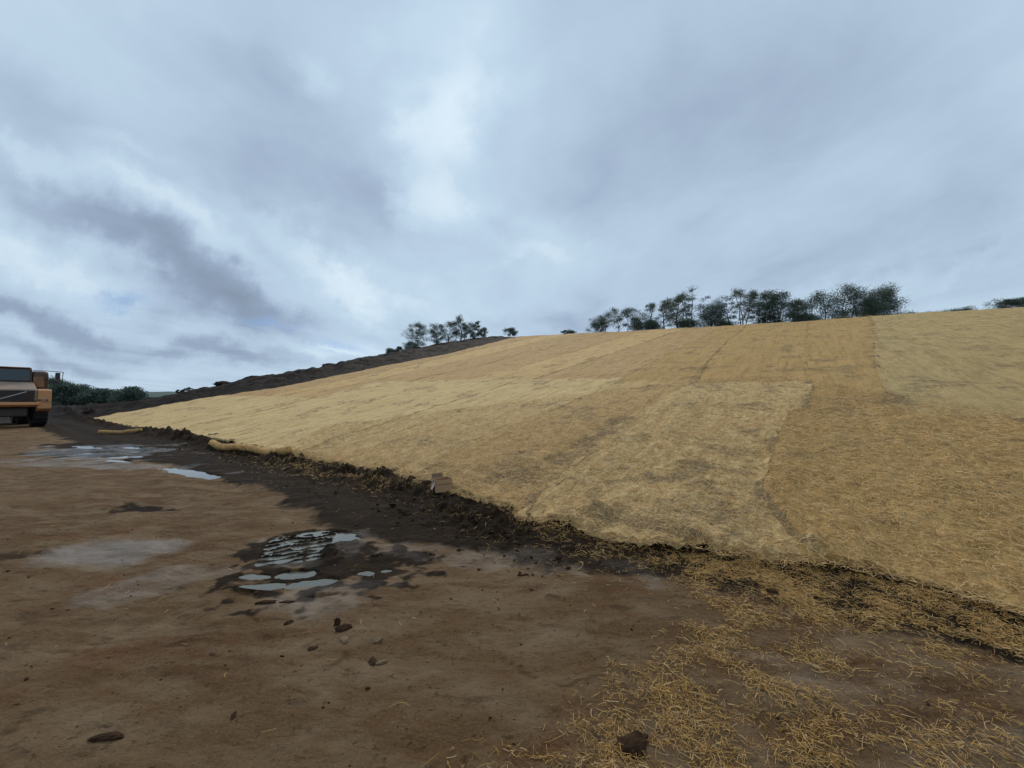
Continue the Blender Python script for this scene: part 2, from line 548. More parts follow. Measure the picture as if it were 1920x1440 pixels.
c = gg.mix(gg.maprange(gg.math('ADD', dk, gg.math('MULTIPLY', gg.math('SUBTRACT', nD, .5), .5)), .15, .75), c, soil)
# the far embankment of dug soil
farm = attr(gg, 'far')
fs = gg.mix(gg.maprange(gg.noise(pos, 1.2, 7, .7), .35, .65), (.009, .006, .005), (.032, .022, .017))
c = gg.mix(farm, c, fs)
wet = attr(gg, 'wet')
wetn = gg.maprange(gg.math('ADD', gg.math('SUBTRACT', wet, gg.math('MULTIPLY', dk, .12)), gg.math('MULTIPLY', gg.math('SUBTRACT', nB, .5), .6)), .25, .8)
c = gg.mix(gg.math('MULTIPLY', gg.math('MULTIPLY', wetn, .5), gg.math('SUBTRACT', 1.0, gg.math('MULTIPLY', dk, .8))), c, (.085, .066, .047))
gg.put(b.inputs['Base Color'], c)
r1 = gg.maprange(nC, .3, .7, .62, .95)
rough = gg.n('ShaderNodeMix', data_type='FLOAT')
gg.put(rough.inputs[0], wetn); gg.put(rough.inputs[2], r1); gg.put(rough.inputs[3], gg.maprange(nD, .35, .65, .28, .55))
gg.put(b.inputs['Roughness'], rough.outputs[0])
gg.put(b.inputs['Specular IOR Level'], gg.maprange(wetn, 0, 1, .05, .36))
hh = gg.math('ADD', gg.math('MULTIPLY', nC, .6), gg.math('MULTIPLY', nE, .22))
hh = gg.math('ADD', hh, gg.math('MULTIPLY', gg.noise(rot, 2.6, 8, .75), 1.6))
bn = bump(gg, b, hh, .55, .05)
gg.put(bn.inputs['Strength'], gg.maprange(wetn, 0, 1, .9, .22))

# --- puddle water, milky with silt
M_water, gg, b = new_mat('silty_water')
b.inputs['Base Color'].default_value = (.120, .115, .090, 1)
b.inputs['Roughness'].default_value = .04
b.inputs['IOR'].default_value = 1.36
bump(gg, b, gg.noise(obco(gg), 14, 3, .5), .03, .01)


# --- straw blanket
def straw_mat(name, tint, gapamt, green=0.0):
    m, gg, b = new_mat(name)
    pos = obco(gg)
    # rotate into slope directions
    uvp = gg.mapping(pos, rot=(0, 0, R(-143.13)))
    fine = gg.noise(gg.mapping(uvp, scale=(1, 1.6, 1)), 34, 4, .7, .8)
    fib = gg.noise(gg.mapping(uvp, rot=(0, 0, R(35)), scale=(1, 5, 1)), 22, 4, .65, 1.2)
    fib2 = gg.noise(gg.mapping(uvp, rot=(0, 0, R(-50)), scale=(1, 5, 1)), 25, 4, .65, 1.2)
    mid = gg.noise(gg.mapping(uvp, scale=(.8, 1.3, 1)), 4.2, 7, .74, .4)
    rid = gg.noise(gg.mapping(uvp, scale=(2.6, .22, 1)), 1.3, 7, .72, .25)
    big = gg.noise(gg.mapping(uvp, scale=(1, .4, 1)), .32, 4, .55)
    tex = gg.math('MULTIPLY', gg.math('ADD', gg.math('ADD', fib, fib2), fine), .333)
    dark = tuple(t * .34 for t in tint); lite = tuple(min(1, t * 1.35) for t in tint)
    c = gg.mix(gg.maprange(tex, .40, .60), dark, lite)
    c = gg.mix(gg.math('MULTIPLY', gg.maprange(big, .35, .65), .45), c, tuple(a * k for a, k in zip(tint, (.86, .80, .74))))
    c = gg.mix(gg.math('MULTIPLY', gg.maprange(rid, .50, .66), .62), c, tuple(a * k for a, k in zip(tint, (.55, .52, .48))))
    stp = gg.noise(gg.mapping(uvp, scale=(7.0, .16, 1)), 1.0, 5, .6)
    c = gg.mix(gg.math('MULTIPLY', gg.maprange(stp, .52, .66), .42), c, tuple(a * k for a, k in zip(tint, (.48, .44, .40))))
    # soil seen through worn places
    thin = attr(gg, 'thin')
    t = gg.math('ADD', gg.math('MULTIPLY', thin, .42), gg.math('MULTIPLY', gg.math('SUBTRACT', mid, .5), 1.0))
    t = gg.math('ADD', t, gg.math('MULTIPLY', gg.math('SUBTRACT', tex, .5), -1.1))
    t = gg.math('MULTIPLY', gg.maprange(t, .15 - gapamt, .32 - gapamt), .8)
    soilc = gg.mix(fine, (.085, .052, .026), (.20, .145, .085))
    c = gg.mix(t, c, soilc)
    if green:
        c = gg.mix(gg.math('MULTIPLY', gg.maprange(gg.noise(uvp, .8, 5, .6), .4, .65), green), c, (.30, .24, .10))
    gg.put(b.inputs['Base Color'], c)
    b.inputs['Roughness'].default_value = .85
    b.inputs['Specular IOR Level'].default_value = .15
    crs = gg.noise(gg.mapping(uvp, scale=(1.9, .5, 1)), 3.0, 6, .75, .6)
    c2 = gg.mix(gg.math('MULTIPLY', gg.maprange(crs, .53, .68), .55), c, tuple(a * k for a, k in zip(tint, (.42, .38, .34))))
    c2 = gg.mix(gg.math('MULTIPLY', gg.maprange(crs, .45, .32), .25), c2, lite)
    gg.put(b.inputs['Base Color'], c2)
    h = gg.math('ADD', gg.math('MULTIPLY', tex, .5), gg.math('ADD', gg.math('MULTIPLY', mid, .8), gg.math('MULTIPLY', rid, 1.6)))
    bump(gg, b, h, .8, .07)
    return m


# --- single straws
def strand_mat(name, cols):
    m, gg, b = new_mat(name)
    rnd = gg.n('ShaderNodeNewGeometry').outputs['Random Per Island']
    k = len(cols)
    c = gg.ramp(rnd, [(i / (k - 1), cc) for i, cc in enumerate(cols)])
    gg.put(b.inputs['Base Color'], c)
    b.inputs['Roughness'].default_value = .55
    b.inputs['Specular IOR Level'].default_value = .3
    return m


M_strand = strand_mat('straw', [(.84, .51, .19), (.36, .19, .06), (.92, .68, .35), (.17, .09, .03), (.66, .38, .12), (.90, .60, .25), (.28, .15, .05)])
M_strand_d = strand_mat('ground_straw', [(.68, .38, .11), (.34, .165, .04), (.88, .60, .28), (.15, .075, .02), (.52, .28, .075), (.66, .42, .12), (.26, .13, .03)])

# ------------------------------------------------------------------ GROUND
def polar_grid():
    a_in = np.linspace(R(-72), R(72), 980)
    a_out = np.linspace(R(72), R(288), 90)[1:-1]
    ang = np.concatenate([a_in, a_out])
    r = [0.25]
    while r[-1] < 75:
        st = r[-1] * .0062 + .0006
        r.append(r[-1] + (min(st, .011) if 3.6 < r[-1] < 5.3 else st))
    while r[-1] < 4000: r.append(r[-1] * 1.10)
    return ang, np.array(r)


ang, rr_ = polar_grid()
A, RR = np.meshgrid(ang, rr_, indexing='ij')
GX = RR * np.sin(A); GY = RR * np.cos(A)
GZ = ground_h(GX, GY)
far_flat = sstep(120, 260, RR)
GZ = GZ * (1 - far_flat) + (-1.5) * far_flat
na, nr = GX.shape
ids = np.arange(na * nr).reshape(na, nr)
nx = np.roll(ids, -1, axis=0)
quads = np.stack([ids[:, :-1], ids[:, 1:], nx[:, 1:], nx[:, :-1]], -1).reshape(-1, 4)
cen = np.array([[0, 0, float(ground_h(0.0, 0.0))]])
verts = np.concatenate([np.stack([GX, GY, GZ], -1).reshape(-1, 3), cen])
tri = np.stack([np.full(na, na * nr), ids[:, 0], nx[:, 0]], -1)
U, V = to_uv(GX, GY)
dark_a = dark_mask(GX, GY)
far_a = sstep(-.5, 1.0, U - uedge(V)) * sstep(-3.5, -1, V)
far_a = np.maximum(far_a, sstep(30, 50, RR) * (V < -1))
wet_a = wet_mask(GX, GY) * (1 - far_a)
z0 = np.zeros(1)
ground = mesh_np('ground', verts, quads, M_ground, smooth=True, tris=tri,
                 attrs={'dark': np.concatenate([dark_a.ravel(), z0]), 'wet': np.concatenate([wet_a.ravel(), z0]), 'far': np.concatenate([far_a.ravel(), z0])})
tag(ground, kind='structure')


# --- puddle water sheets: flat water lying in the hollows
def water_sheet(cx, cy, rx, ry, lvl):
    n = 40
    vs = [(cx, cy, lvl)]
    for i in range(n):
        a = 2 * math.pi * i / n
        vs.append((cx + rx * math.cos(a), cy + ry * math.sin(a), lvl))
    return vs, [(0, i + 1, (i + 1) % n + 1) for i in range(n)]


for (cx, cy, rx, ry, lvl) in SHEETS:
    vs, fs = water_sheet(cx, cy, rx, ry, lvl)
    me = bpy.data.meshes.new('puddle'); me.from_pydata(vs, [], fs); me.materials.append(M_water)
    o = bpy.data.objects.new('puddle', me); C.objects.link(o); tag(o, kind='structure')

# --- far hillside beyond the site
M_hill = simple('far_hill', (.055, .085, .07), .9, .25, .02)
xs = np.linspace(-3600, 900, 220)
prof = 20 + 9 * fbm(xs, xs * 0, 900, 3, 7) + 1.6 * fbm(xs, xs * 0, 60, 3, 8) + np.interp(xs, [-3600, -1200, -600, 900], [14, 6, -3, -8])
rows = []
for k, (yy, f) in enumerate(((900, -.2), (960, .45), (1020, .85), (1100, 1.0), (1300, .7), (1600, -.3))):
    rows.append(np.stack([xs, np.full_like(xs, yy), np.clip(prof, 4, 60) * f], -1))
hv = np.concatenate(rows)
hi = np.arange(len(hv)).reshape(6, -1)
hq = np.stack([hi[:-1, :-1], hi[:-1, 1:], hi[1:, 1:], hi[1:, :-1]], -1).reshape(-1, 4)
tag(mesh_np('hills', hv, hq, M_hill, smooth=True), kind='structure')

# ------------------------------------------------------------------ STRAW BLANKETS
def mat_lift(u, v):
    """height of blanket above soil: folds and humps"""
    z = .040 + .040 * fbm(u, v, 1.1, 3, 101) + .030 * fbm(u * 2.2, v * .3, 1.0, 3, 107) + .012 * fbm(u, v, .22, 3, 102)
    z = z + .012 * fbm(u * .4, v * 1.5, .5, 3, 103)
    d = np.abs(v - toe_off(u))
    z = z + .05 * np.where(u < .3, np.clip(-.1 + 1.6 * fbm(u, u * 0, .8, 2, 108), -.35, 1), 1) * np.exp(-(d / .25) ** 2) * np.clip(.6 + fbm(u, v, .3, 3, 104), 0, 2)
    z = z + .16 * np.exp(-(((u + .62) / .22) ** 2 + ((v - .42) / .14) ** 2))
    z = z + .10 * np.exp(-(((u + 2.75) / .2) ** 2 + ((v - .55) / .14) ** 2))
    z = z + .09 * np.exp(-(((u + .45) / .3) ** 2 + ((v - .08) / .08) ** 2))
    z = z + .07 * np.exp(-(((u + 1.7) / .35) ** 2 + ((v - .30) / .07) ** 2))
    fc_ = np.interp(v, [0, .7, 1.7, 3.4], [-2.8, -2.69, -2.26, -2.27])
    z = z + .075 * np.exp(-((u - fc_ + .11) / .06) ** 2) * sstep(.4, .8, v) * (1 - sstep(1.6, 2.3, v))
    return np.maximum(z, .010)


def thin_mask(u, v):
    t = sstep(.05, .5, fbm(u, v, 1.4, 4, 111)) * .5
    t = t + 0
    nn = .55 + 1.0 * fbm(u, v, .5, 4, 112)
    t = np.maximum(t, 1.15 * nn * np.exp(-(((u + 1.5) / .6) ** 2 + ((v - 2.3) / 1.3) ** 2)))
    t = np.maximum(t, .9 * nn * np.exp(-(((u + .5) / .8) ** 2 + ((v - 1.6) / .7) ** 2)))
    t = np.maximum(t, 1.2 * nn * np.exp(-(((u - .75) / .4) ** 2 + ((v - 3.4) / 2.2) ** 2)))
    t = np.maximum(t, .7 * np.exp(-(((u - 1.2) / .9) ** 2 + ((v - 1.2) / .6) ** 2)))
    t = np.maximum(t, .9 * np.exp(-(((u + 1.4) / .9) ** 2 + ((v - .35) / .22) ** 2)))
    fc_ = np.interp(v, [0, .7, 1.7, 3.4], [-2.8, -2.69, -2.26, -2.27])
    t = np.maximum(t, 1.5 * np.exp(-((u - fc_ - .0) / .045) ** 2) * sstep(.3, .8, v) * (1 - sstep(1.6, 2.3, v)))
    t = np.maximum(t, .8 * np.exp(-(((u + 4.3) / .4) ** 2 + ((v - 7.2) / .8) ** 2)))
    return t


def blanket(u0, u1, v0, v1, du, layer, mat, label, slant=None, toe=False, top_noise=.05, seed=0):
    """u0<u1 edges may be callables of v"""
    f0 = u0 if callable(u0) else (lambda v: u0 + 0 * v)
    f1 = u1 if callable(u1) else (lambda v: u1 + 0 * v)
    wid = abs(float(f1(np.array(10.)) - f0(np.array(10.))))
    nu = max(8, int(wid / du)); 
    # v spacing grows up the slope
    vl = [v0]
    while vl[-1] < v1: vl.append(vl[-1] + max(du, du * (1 + .10 * max(0, vl[-1] - 3))))
    vn = (np.array(vl) - vl[0]) / (vl[-1] - vl[0])
    S, T = np.meshgrid(np.linspace(0, 1, nu), vn, indexing='ij')
    if toe:
        usamp = f0(np.array(0.)) + (f1(np.array(0.)) - f0(np.array(0.))) * S
        lo = toe_off(usamp) + .05 + .10 * fbm(usamp, usamp * 0, .45, 3, 120) + .05 * fbm(usamp, usamp * 0, .09, 2, 121)
    else:
        lo = v0 + 0 * S
    Vv = lo + (v1 - lo) * T
    Uu = f0(Vv) - .05 + (f1(Vv) - f0(Vv) + .10) * S
    # ragged edges
    edge = .05 * fbm(Vv, Vv * 0, .8, 4, 130 + seed)
    Uu = Uu + edge * (1 - 2 * np.minimum(1, 2 * np.minimum(S, 1 - S))) * 1.0
    Vv = Vv + T ** 8 * top_noise * fbm(Uu, Uu * 0, .7, 3, 140 + seed)
    X, Y = to_xy(Uu, Vv)
    Z = base_h(X, Y) + mat_lift(Uu, Vv) + layer * .009
    d = np.hypot(X, Y)
    Z = Z + .006 * fbm(Uu, Vv, .06, 2, 150) * (1 - sstep(6, 12, d))
    # edges curl up a little
    ed = np.minimum(S, 1 - S) * wid
    Z = Z + .020 * np.exp(-(ed / .07) ** 2) * np.clip(.4 + 1.2 * fbm(Vv, Vv * 0, .9, 3, 160 + seed), 0, 2)
    thin = thin_mask(Uu, Vv)
    ew = .10 + .16 * np.clip(fbm(Vv, Vv * 0, 1.3, 3, 170 + seed) + .3, 0, 1)
    thin = np.maximum(thin, 1.1 * np.exp(-(S * wid / ew) ** 2) * np.clip(.55 + 1.1 * fbm(Uu, Vv, .7, 4, 180 + seed), 0, 1.1))
    thin = thin * (1 + 0 * Uu)
    top = np.stack([X, Y, Z], -1)
    n0, n1 = X.shape
    ids = np.arange(n0 * n1).reshape(n0, n1)
    q = np.stack([ids[:-1, :-1], ids[1:, :-1], ids[1:, 1:], ids[:-1, 1:]], -1).reshape(-1, 4)
    # skirt down into the soil
    loop = np.concatenate([ids[:, 0], ids[-1, 1:], ids[-2::-1, -1], ids[0, -2:0:-1]])
    tv = top.reshape(-1, 3)
    rim = tv[loop].copy(); sk = rim.copy(); sk[:, 2] -= .07
    rid = np.arange(len(loop)) + len(tv); sid = rid + len(loop)
    lq = np.stack([rid, sid, np.roll(sid, -1), np.roll(rid, -1)], -1)
    th = np.concatenate([thin.ravel(), np.zeros(2 * len(loop))])
    sk = np.concatenate([rim, sk])
    o = mesh_np('straw_blanket', np.concatenate([tv, sk]), np.concatenate([q, lq]), mat, smooth=True, attrs={'thin': th})
    tag(o, label, 'straw blanket', 'straw erosion blankets on the slope')
    return o


T_mid = (.70, .455, .195); T_lite = (.76, .525, .245); T_tan = (.60, .375, .165); T_olive = (.58, .405, .175)
S_lite = straw_mat('straw_pale', T_lite, 0.0)
S_mid = straw_mat('straw_gold', T_mid, .0)
S_tan = straw_mat('straw_tan', T_tan, -.02)
S_pan = straw_mat('straw_pale_panel', (.77, .535, .250), .05)
S_brown = straw_mat('straw_brown', (.56, .350, .130), .01)
S_worn = straw_mat('straw_worn', (.67, .445, .195), .05)
S_olive = straw_mat('straw_olive', T_olive, .0, .12)
S_ochre = straw_mat('straw_ochre', (.60, .385, .145), .0, .04)


def topv(u): return float(np.max(vcrest(u))) - .2


def seam(vs, us):
    return lambda v: np.interp(v, vs, us)


e30 = lambda v: uedge(v)
s_300 = seam([0, 3, 10, 25, 45], [3.1, 3.45, 2.98, 3.6, 4.3])
s_035 = seam([0, 2.5, 5.1, 9.3, 15, 27, 45], [.25, .45, .6, .1, .68, 1.34, 1.6])
s_28 = seam([0, .7, 1.7, 3.4, 4.8, 6.1, 6.5, 9.4, 45], [-2.8, -2.69, -2.26, -2.27, -2.37, -2.5, -2.8, -2.88, -3.3])
s_43 = seam([5.5, 7, 9, 12.3, 32, 46], [-4.3, -4.3, -4.35, -4.61, -6.8, -8.0])
UP, LO = [], []
# upper rows first (the lower rows overlap their feet)
upper = [(26.5, e30, 1, S_tan, 'narrow top straw blanket bordering the dark dirt bank at its far left edge', 6.6),
         (21.5, 26.5, 0, S_mid, 'upper straw blanket second from the dark dirt bank, below the slender trees', 6.8),
         (16.5, 21.5, 1, S_tan, 'upper straw blanket third from the dark dirt bank, below the low shrub on the skyline', 6.8),
         (11.5, 16.5, 0, S_tan, 'upper straw blanket fourth from the dark bank, ending at the skyline left of the trees', 10.6),
         (7.5, 11.5, 1, S_mid, 'upper straw blanket reaching the skyline under the smallest left trees of the long tree row', 10.4),
         (s_300, 7.5, 0, S_tan, 'upper straw blanket left of the long diagonal seam that runs up to the tree row', 5.0),
         (s_035, s_300, 1, S_brown, 'upper straw blanket right of the long diagonal seam, with darker worn stripes', 4.5),
         (s_28, s_035, 0, S_brown, 'brownish upper blanket directly above the pale square topped blanket', 9.2),
         (s_43, s_28, 1, S_brown, 'reddish tan upper blanket left of the olive one, beneath the densest dark trees', 5.5),
         (-13.0, s_43, 2, S_olive, 'olive upper blanket whose sharp left edge climbs to the grassy skyline', 5.5),
         (-20.0, -13.0, 1, S_olive, 'olive straw blanket at the upper right edge of the picture, under the small bushes', 5.5),
         (-40.0, -20.0, 0, S_olive, 'outermost olive straw blanket at the far right of the slope', 5.5)]
for i, (a, b_, ly, mt, lb, vs) in enumerate(upper):
    au = a if not callable(a) else float(a(np.array(30.)))
    vt = float(vcrest(au)) + 0.6
    blanket(a, b_, vs, vt, .09, ly, mt, lb, seed=i)
lower = [(19.5, e30, 1, S_lite, 'lower straw blanket tapering to a point beside the dump truck', 6.9, .12),
         (13.5, 19.5, 0, S_lite, 'lower straw blanket above the tall heap of dark soil on the toe', 10.8, .09),
         (8.2, 13.5, 1, S_lite, 'lower straw blanket above the long straw roll', 11.1, .06),
         (s_300, 8.2, 0, S_lite, 'lower straw blanket between the straw roll and the cardboard box', 11.0, .035),
         (s_035, s_300, 1, S_worn, 'worn straw blanket rising behind the cardboard box, dark patches along its right seam', 10.2, .026),
         (s_28, s_035, 2, S_pan, 'pale blanket with a straight top edge and grey thin patches, nearest the muddy corner', 9.5, .022),
         (seam([0, 6], [-5.6, -5.6]), s_28, 1, S_ochre, 'ochre straw blanket right of the curled fold, ending below a level brown seam', 5.95, .024),
         (-9.5, -5.6, 0, S_olive, 'lower olive straw blanket at the right picture edge, nearest the camera', 5.9, .05),
         (-24., -9.5, 1, S_olive, 'lower olive straw blanket running out of the picture on the right', 5.9, .12)]
for i, (a, b_, ly, mt, lb, vt, du) in enumerate(lower):
    blanket(a, b_, 0, vt, du, ly + 2, mt, lb, toe=True, seed=20 + i)


# ------------------------------------------------------------------ STRAWS (tiny tubes)
rng = np.random.default_rng(7)


def strands(name, X, Y, hfun, L, W, mat, lift=(.0, .02), pitch=.25, curl=6.0, segs=4, parent=None, seed=1):
    r = np.random.default_rng(seed)
    n = len(X)
    th = r.uniform(0, 2 * np.pi, n)
    k = r.normal(0, curl, n)
    k2 = r.normal(0, curl * 5, n) * (r.uniform(0, 1, n) < .35)
    pz = r.normal(0, pitch, n)
    t = np.linspace(-.5, .5, segs)[None, :]
    Lc = L[:, None]
    ang_ = th[:, None] + k[:, None] * t * Lc * 4 + k2[:, None] * (t * Lc) ** 2 * 6
    step = Lc / (segs - 1)
    px = X[:, None] + np.cumsum(np.cos(ang_) * step, 1) - np.cos(th)[:, None] * Lc / 2
    py = Y[:, None] + np.cumsum(np.sin(ang_) * step, 1) - np.sin(th)[:, None] * Lc / 2
    lf = r.uniform(lift[0], lift[1], n)[:, None]
    arc = (1 - (2 * t) ** 2) * np.abs(r.normal(0, .06, n))[:, None] * Lc
    pz_ = hfun(px, py) + lf + np.maximum(pz[:, None] * t * Lc, -lf * .8) + arc + W[:, None] * .4
    # frame
    tx = np.gradient(px, axis=1); ty = np.gradient(py, axis=1)
    ln = np.hypot(tx, ty) + 1e-9
    sx, sy = -ty / ln, tx / ln
    rings = []
    for j, (a, b2) in enumerate(((-.5, -.2), (.5, -.2), (0, .55))):
        rings.append(np.stack([px + sx * a * W[:, None], py + sy * a * W[:, None], pz_ + b2 * W[:, None]], -1))
    Vt = np.stack(rings, 2)             # n, segs, 3, xyz
    base = (np.arange(n) * segs * 3)[:, None, None]
    si = (np.arange(segs - 1) * 3)[None, :, None]
    ji = np.arange(3)[None, None, :]
    j2 = (ji + 1) % 3
    q = np.stack([base + si + ji, base + si + j2, base + si + 3 + j2, base + si + 3 + ji], -1).reshape(-1, 4)
    return mesh_np(name, Vt.reshape(-1, 3), q, mat, parent=parent)


def scatter(n, xlo, xhi, ylo, yhi, dens, seed):
    r = np.random.default_rng(seed)
    X = r.uniform(xlo, xhi, n); Y = r.uniform(ylo, yhi, n)
    keep = r.uniform(0, 1, n) < dens(X, Y)
    return X[keep], Y[keep]


gh = lambda X, Y: ground_h(X, Y, False)


# 1. loose straw scattered over the mud in the right foreground
def dens_fg(X, Y):
    u, v = to_uv(X, Y)
    lim = np.interp(Y, [1.2, 1.83, 2.18, 2.98, 3.3, 4], [-.6, -.1, .35, 1.35, 1.55, 1.4])
    n = .25 * fbm(X, Y, .6, 3, 201) + .12 * fbm(X, Y, .15, 2, 202)
    d = sstep(-.18, .55, X - lim + n)
    bare = np.clip(ell(X, Y, 2.55, 2.25, 1.2, .38, -35, .4, 203, .5) + .3, 0, 1)
    bare2 = np.clip(ell(X, Y, 2.6, 1.6, 1.3, .6, -25, .4, 204, .5) + .3, 0, 1)
    clump = np.clip(.42 + .9 * fbm(X, Y, .35, 4, 205, .65), .06, 1.2)
    return d * clump * (1 - .8 * bare) * (1 - .85 * bare2) * (v < .4)


X1, Y1 = scatter(190000, -.8, 4.6, 1.1, 4.0, dens_fg, 11)
L1 = rng.gamma(2.2, .012, len(X1)) + .007
W1 = rng.uniform(.0010, .0026, len(X1)) * rng.choice([1, 1, 1, 1.6], len(X1))


# 2. straw trodden into the dark toe of the slope
def dens_toe(X, Y):
    u, v = to_uv(X, Y)
    w = v - toe_off(u)
    a = 1.25 * np.exp(-((w + .1) / .50) ** 2) * (1 - sstep(-1.0, .8, u)) + .9 * np.exp(-((w + .05) / .2) ** 2) * sstep(-1.0, .3, u) * (1 - sstep(.3, 1.2, u))
    a = a + .65 * np.exp(-((w + .42) / .36) ** 2) * sstep(2.4, 3.4, u) * (1 - sstep(7.0, 8.6, u))
    a = a + .10 * np.exp(-((w + .4) / .5) ** 2)
    clump = np.clip(.42 + 1.2 * fbm(X, Y, .3, 4, 211, .6), .02, 1.2)
    rim = .9 * np.exp(-((w + .04) / .10) ** 2) * (1 - sstep(-.2, .9, u))
    return np.maximum(a * clump, rim) * (w < .35)


X2, Y2 = scatter(170000, -9, 4.6, 1.8, 12, dens_toe, 12)
L2 = rng.gamma(3, .013, len(X2)) + .012
W2 = rng.uniform(.0014, .0032, len(X2)) * np.maximum(1, np.hypot(X2, Y2) / 5)


# 3. odd straws on the open mud
def dens_mud(X, Y):
    u, v = to_uv(X, Y)
    patch = np.exp(-(((X + 5.1) / .9) ** 2 + ((Y - 7.3) / .35) ** 2))
    return (.10 + .9 * patch) * (v < -.3)


X3, Y3 = scatter(3000, -6, 2.5, 1.6, 8.2, dens_mud, 13)
L3 = rng.gamma(4, .010, len(X3)) + .012
W3 = rng.uniform(.0018, .003, len(X3))


def soil_h(X, Y):
    u, v = to_uv(X, Y)
    return ground_h(X, Y, True)


s1 = strands('loose_straw', np.concatenate([X1, X2, X3]), np.concatenate([Y1, Y2, Y3]), soil_h,
             np.concatenate([L1, L2, L3]), np.concatenate([W1, W2, W3]), M_strand_d, lift=(0, .018), pitch=.2, curl=3.2, segs=5, seed=3)
tag(s1, 'loose yellow straw strewn over the mud and trodden into the foot of the slope', 'straw', kind='stuff')


# 4. fibres of the blankets, thick near the camera
def mat_h(X, Y):
    u, v = to_uv(X, Y)
    return base_h(X, Y) + mat_lift(u, v) + .030


def dens_mat(X, Y):
    u, v = to_uv(X, Y)
    w = v - toe_off(u)
    d = np.hypot(X, Y)
    th = thin_mask(u, v)
    a = (w > -.05) * np.clip(.75 + .6 * fbm(X, Y, .25, 3, 221), .15, 1) * (1 - .45 * np.clip(th, 0, 1))
    a = a * (1 - .80 * sstep(5, 13, d))
    a = np.maximum(a, (np.abs(w) < .2) * .8)
    return a * (d < 15) * (w > -.12)


X4, Y4 = scatter(420000, -6.5, 8.5, 2.3, 13.5, dens_mat, 14)
d4 = np.hypot(X4, Y4)
L4 = (rng.gamma(4, .010, len(X4)) + .012) * (1 + .05 * d4)
W4 = rng.uniform(.0014, .0030, len(X4)) * (1 + .07 * d4)
s2 = strands('blanket_fibres', X4, Y4, mat_h, L4, W4, M_strand, lift=(0, .022), pitch=.25, curl=3, segs=4, seed=4)
tag(s2, 'golden straw fibres standing proud of the blankets on the near slope', 'straw', kind='stuff')

# ------------------------------------------------------------------ STRAW ROLLS
M_roll = straw_mat('straw_roll', (.80, .46, .17), -.10)


def straw_roll(pts, rad, label, seed):
    t = empty('straw_roll', (pts[0][0], pts[0][1], float(base_h(pts[0][0], pts[0][1]))))
    P = []
    n = 40
    for i in range(n + 1):
        f = i / n * (len(pts) - 1); k = min(int(f), len(pts) - 2); f -= k
        x = pts[k][0] * (1 - f) + pts[k + 1][0] * f; y = pts[k][1] * (1 - f) + pts[k + 1][1] * f
        z = pts[k][2] * (1 - f) + pts[k + 1][2] * f
        P.append((x, y, z))
    bm = bmesh.new()
    rnd = random.Random(seed)
    add_tube(bm, P, [rad * (.9 + .22 * rnd.random()) for _ in P], 14)
    for v_ in bm.verts:
        v_.co += Vector((rnd.uniform(-1, 1), rnd.uniform(-1, 1), rnd.uniform(-1, 1))) * rad * .14
    o = bm_obj('roll_body', bm, M_roll, None, True)
    # fibres round the roll
    r = np.random.default_rng(seed)
    N = int(2600 * rad / .09)
    idx = r.integers(0, n, N)
    Pa = np.array(P)
    p0 = Pa[idx] + (Pa[idx + 1] - Pa[idx]) * r.uniform(0, 1, (N, 1))
    d = Pa[-1] - Pa[0]; d /= np.linalg.norm(d)
    a = np.cross(d, [0, 0, 1]); a /= np.linalg.norm(a); b2 = np.cross(a, d)
    ph = r.uniform(0, 2 * np.pi, N)
    out = a[None] * np.cos(ph)[:, None] + b2[None] * np.sin(ph)[:, None]
    tan = -a[None] * np.sin(ph)[:, None] + b2[None] * np.cos(ph)[:, None]
    c0 = p0 + out * rad * 1.03
    h = (tan * r.normal(0, 1, (N, 1)) + d[None] * r.normal(0, 1.2, (N, 1)) + out * r.normal(0, .35, (N, 1)))
    h /= np.linalg.norm(h, axis=1)[:, None]
    Lh = r.uniform(.03, .09, (N, 1))
    wd = .003
    side = np.cross(h, out); side /= np.linalg.norm(side, axis=1)[:, None] + 1e-9
    V0 = c0 - h * Lh / 2; V1 = c0 + h * Lh / 2
    pts4 = np.stack([V0 - side * wd, V0 + side * wd, V0 + out * wd * 1.5, V1 - side * wd, V1 + side * wd, V1 + out * wd * 1.5], 1)
    bb = (np.arange(N) * 6)[:, None]
    q = np.concatenate([bb + np.array([[0, 1, 4, 3]]), bb + np.array([[1, 2, 5, 4]]), bb + np.array([[2, 0, 3, 5]])])
    f = mesh_np('roll_fibres', pts4.reshape(-1, 3), q, M_strand)
    f['kind'] = 'stuff'
    for c_ in (o, f):
        c_.parent = t; c_.matrix_parent_inverse = Matrix.Translation(t.location).inverted()
    tag(t, label, 'straw roll')
    return t


def gz(x, y): return float(ground_h(x, y, False))


rp = [(-9.75, 12.72), (-8.9, 11.95), (-7.5, 11.05), (-6.4, 10.35), (-5.65, 9.92)]
straw_roll([(x, y, gz(x, y) + .10) for i, (x, y) in enumerate(rp)], .088,
           'long golden straw roll lying along the edge of the blankets above the dark soil', 5)
rp = [(-18.9, 17.9), (-17.8, 17.75), (-16.8, 17.7)]
straw_roll([(x, y, gz(x, y) + .10) for x, y in rp], .06, 'thin pale straw roll far off near the truck, before the tip of the slope', 6)

# ------------------------------------------------------------------ CLODS AND LUMPS
M_clod = simple('clod_soil', (.040, .022, .012), .95, .6, 25, bmp=.01, spec=.06)
M_clod_l = simple('clod_dry', (.17, .115, .068), .95, .3, 30, bmp=.006, spec=.1)
M_clod_b = simple('dug_soil', (.045, .032, .026), .95, .4, 3, bmp=.05, spec=.05)


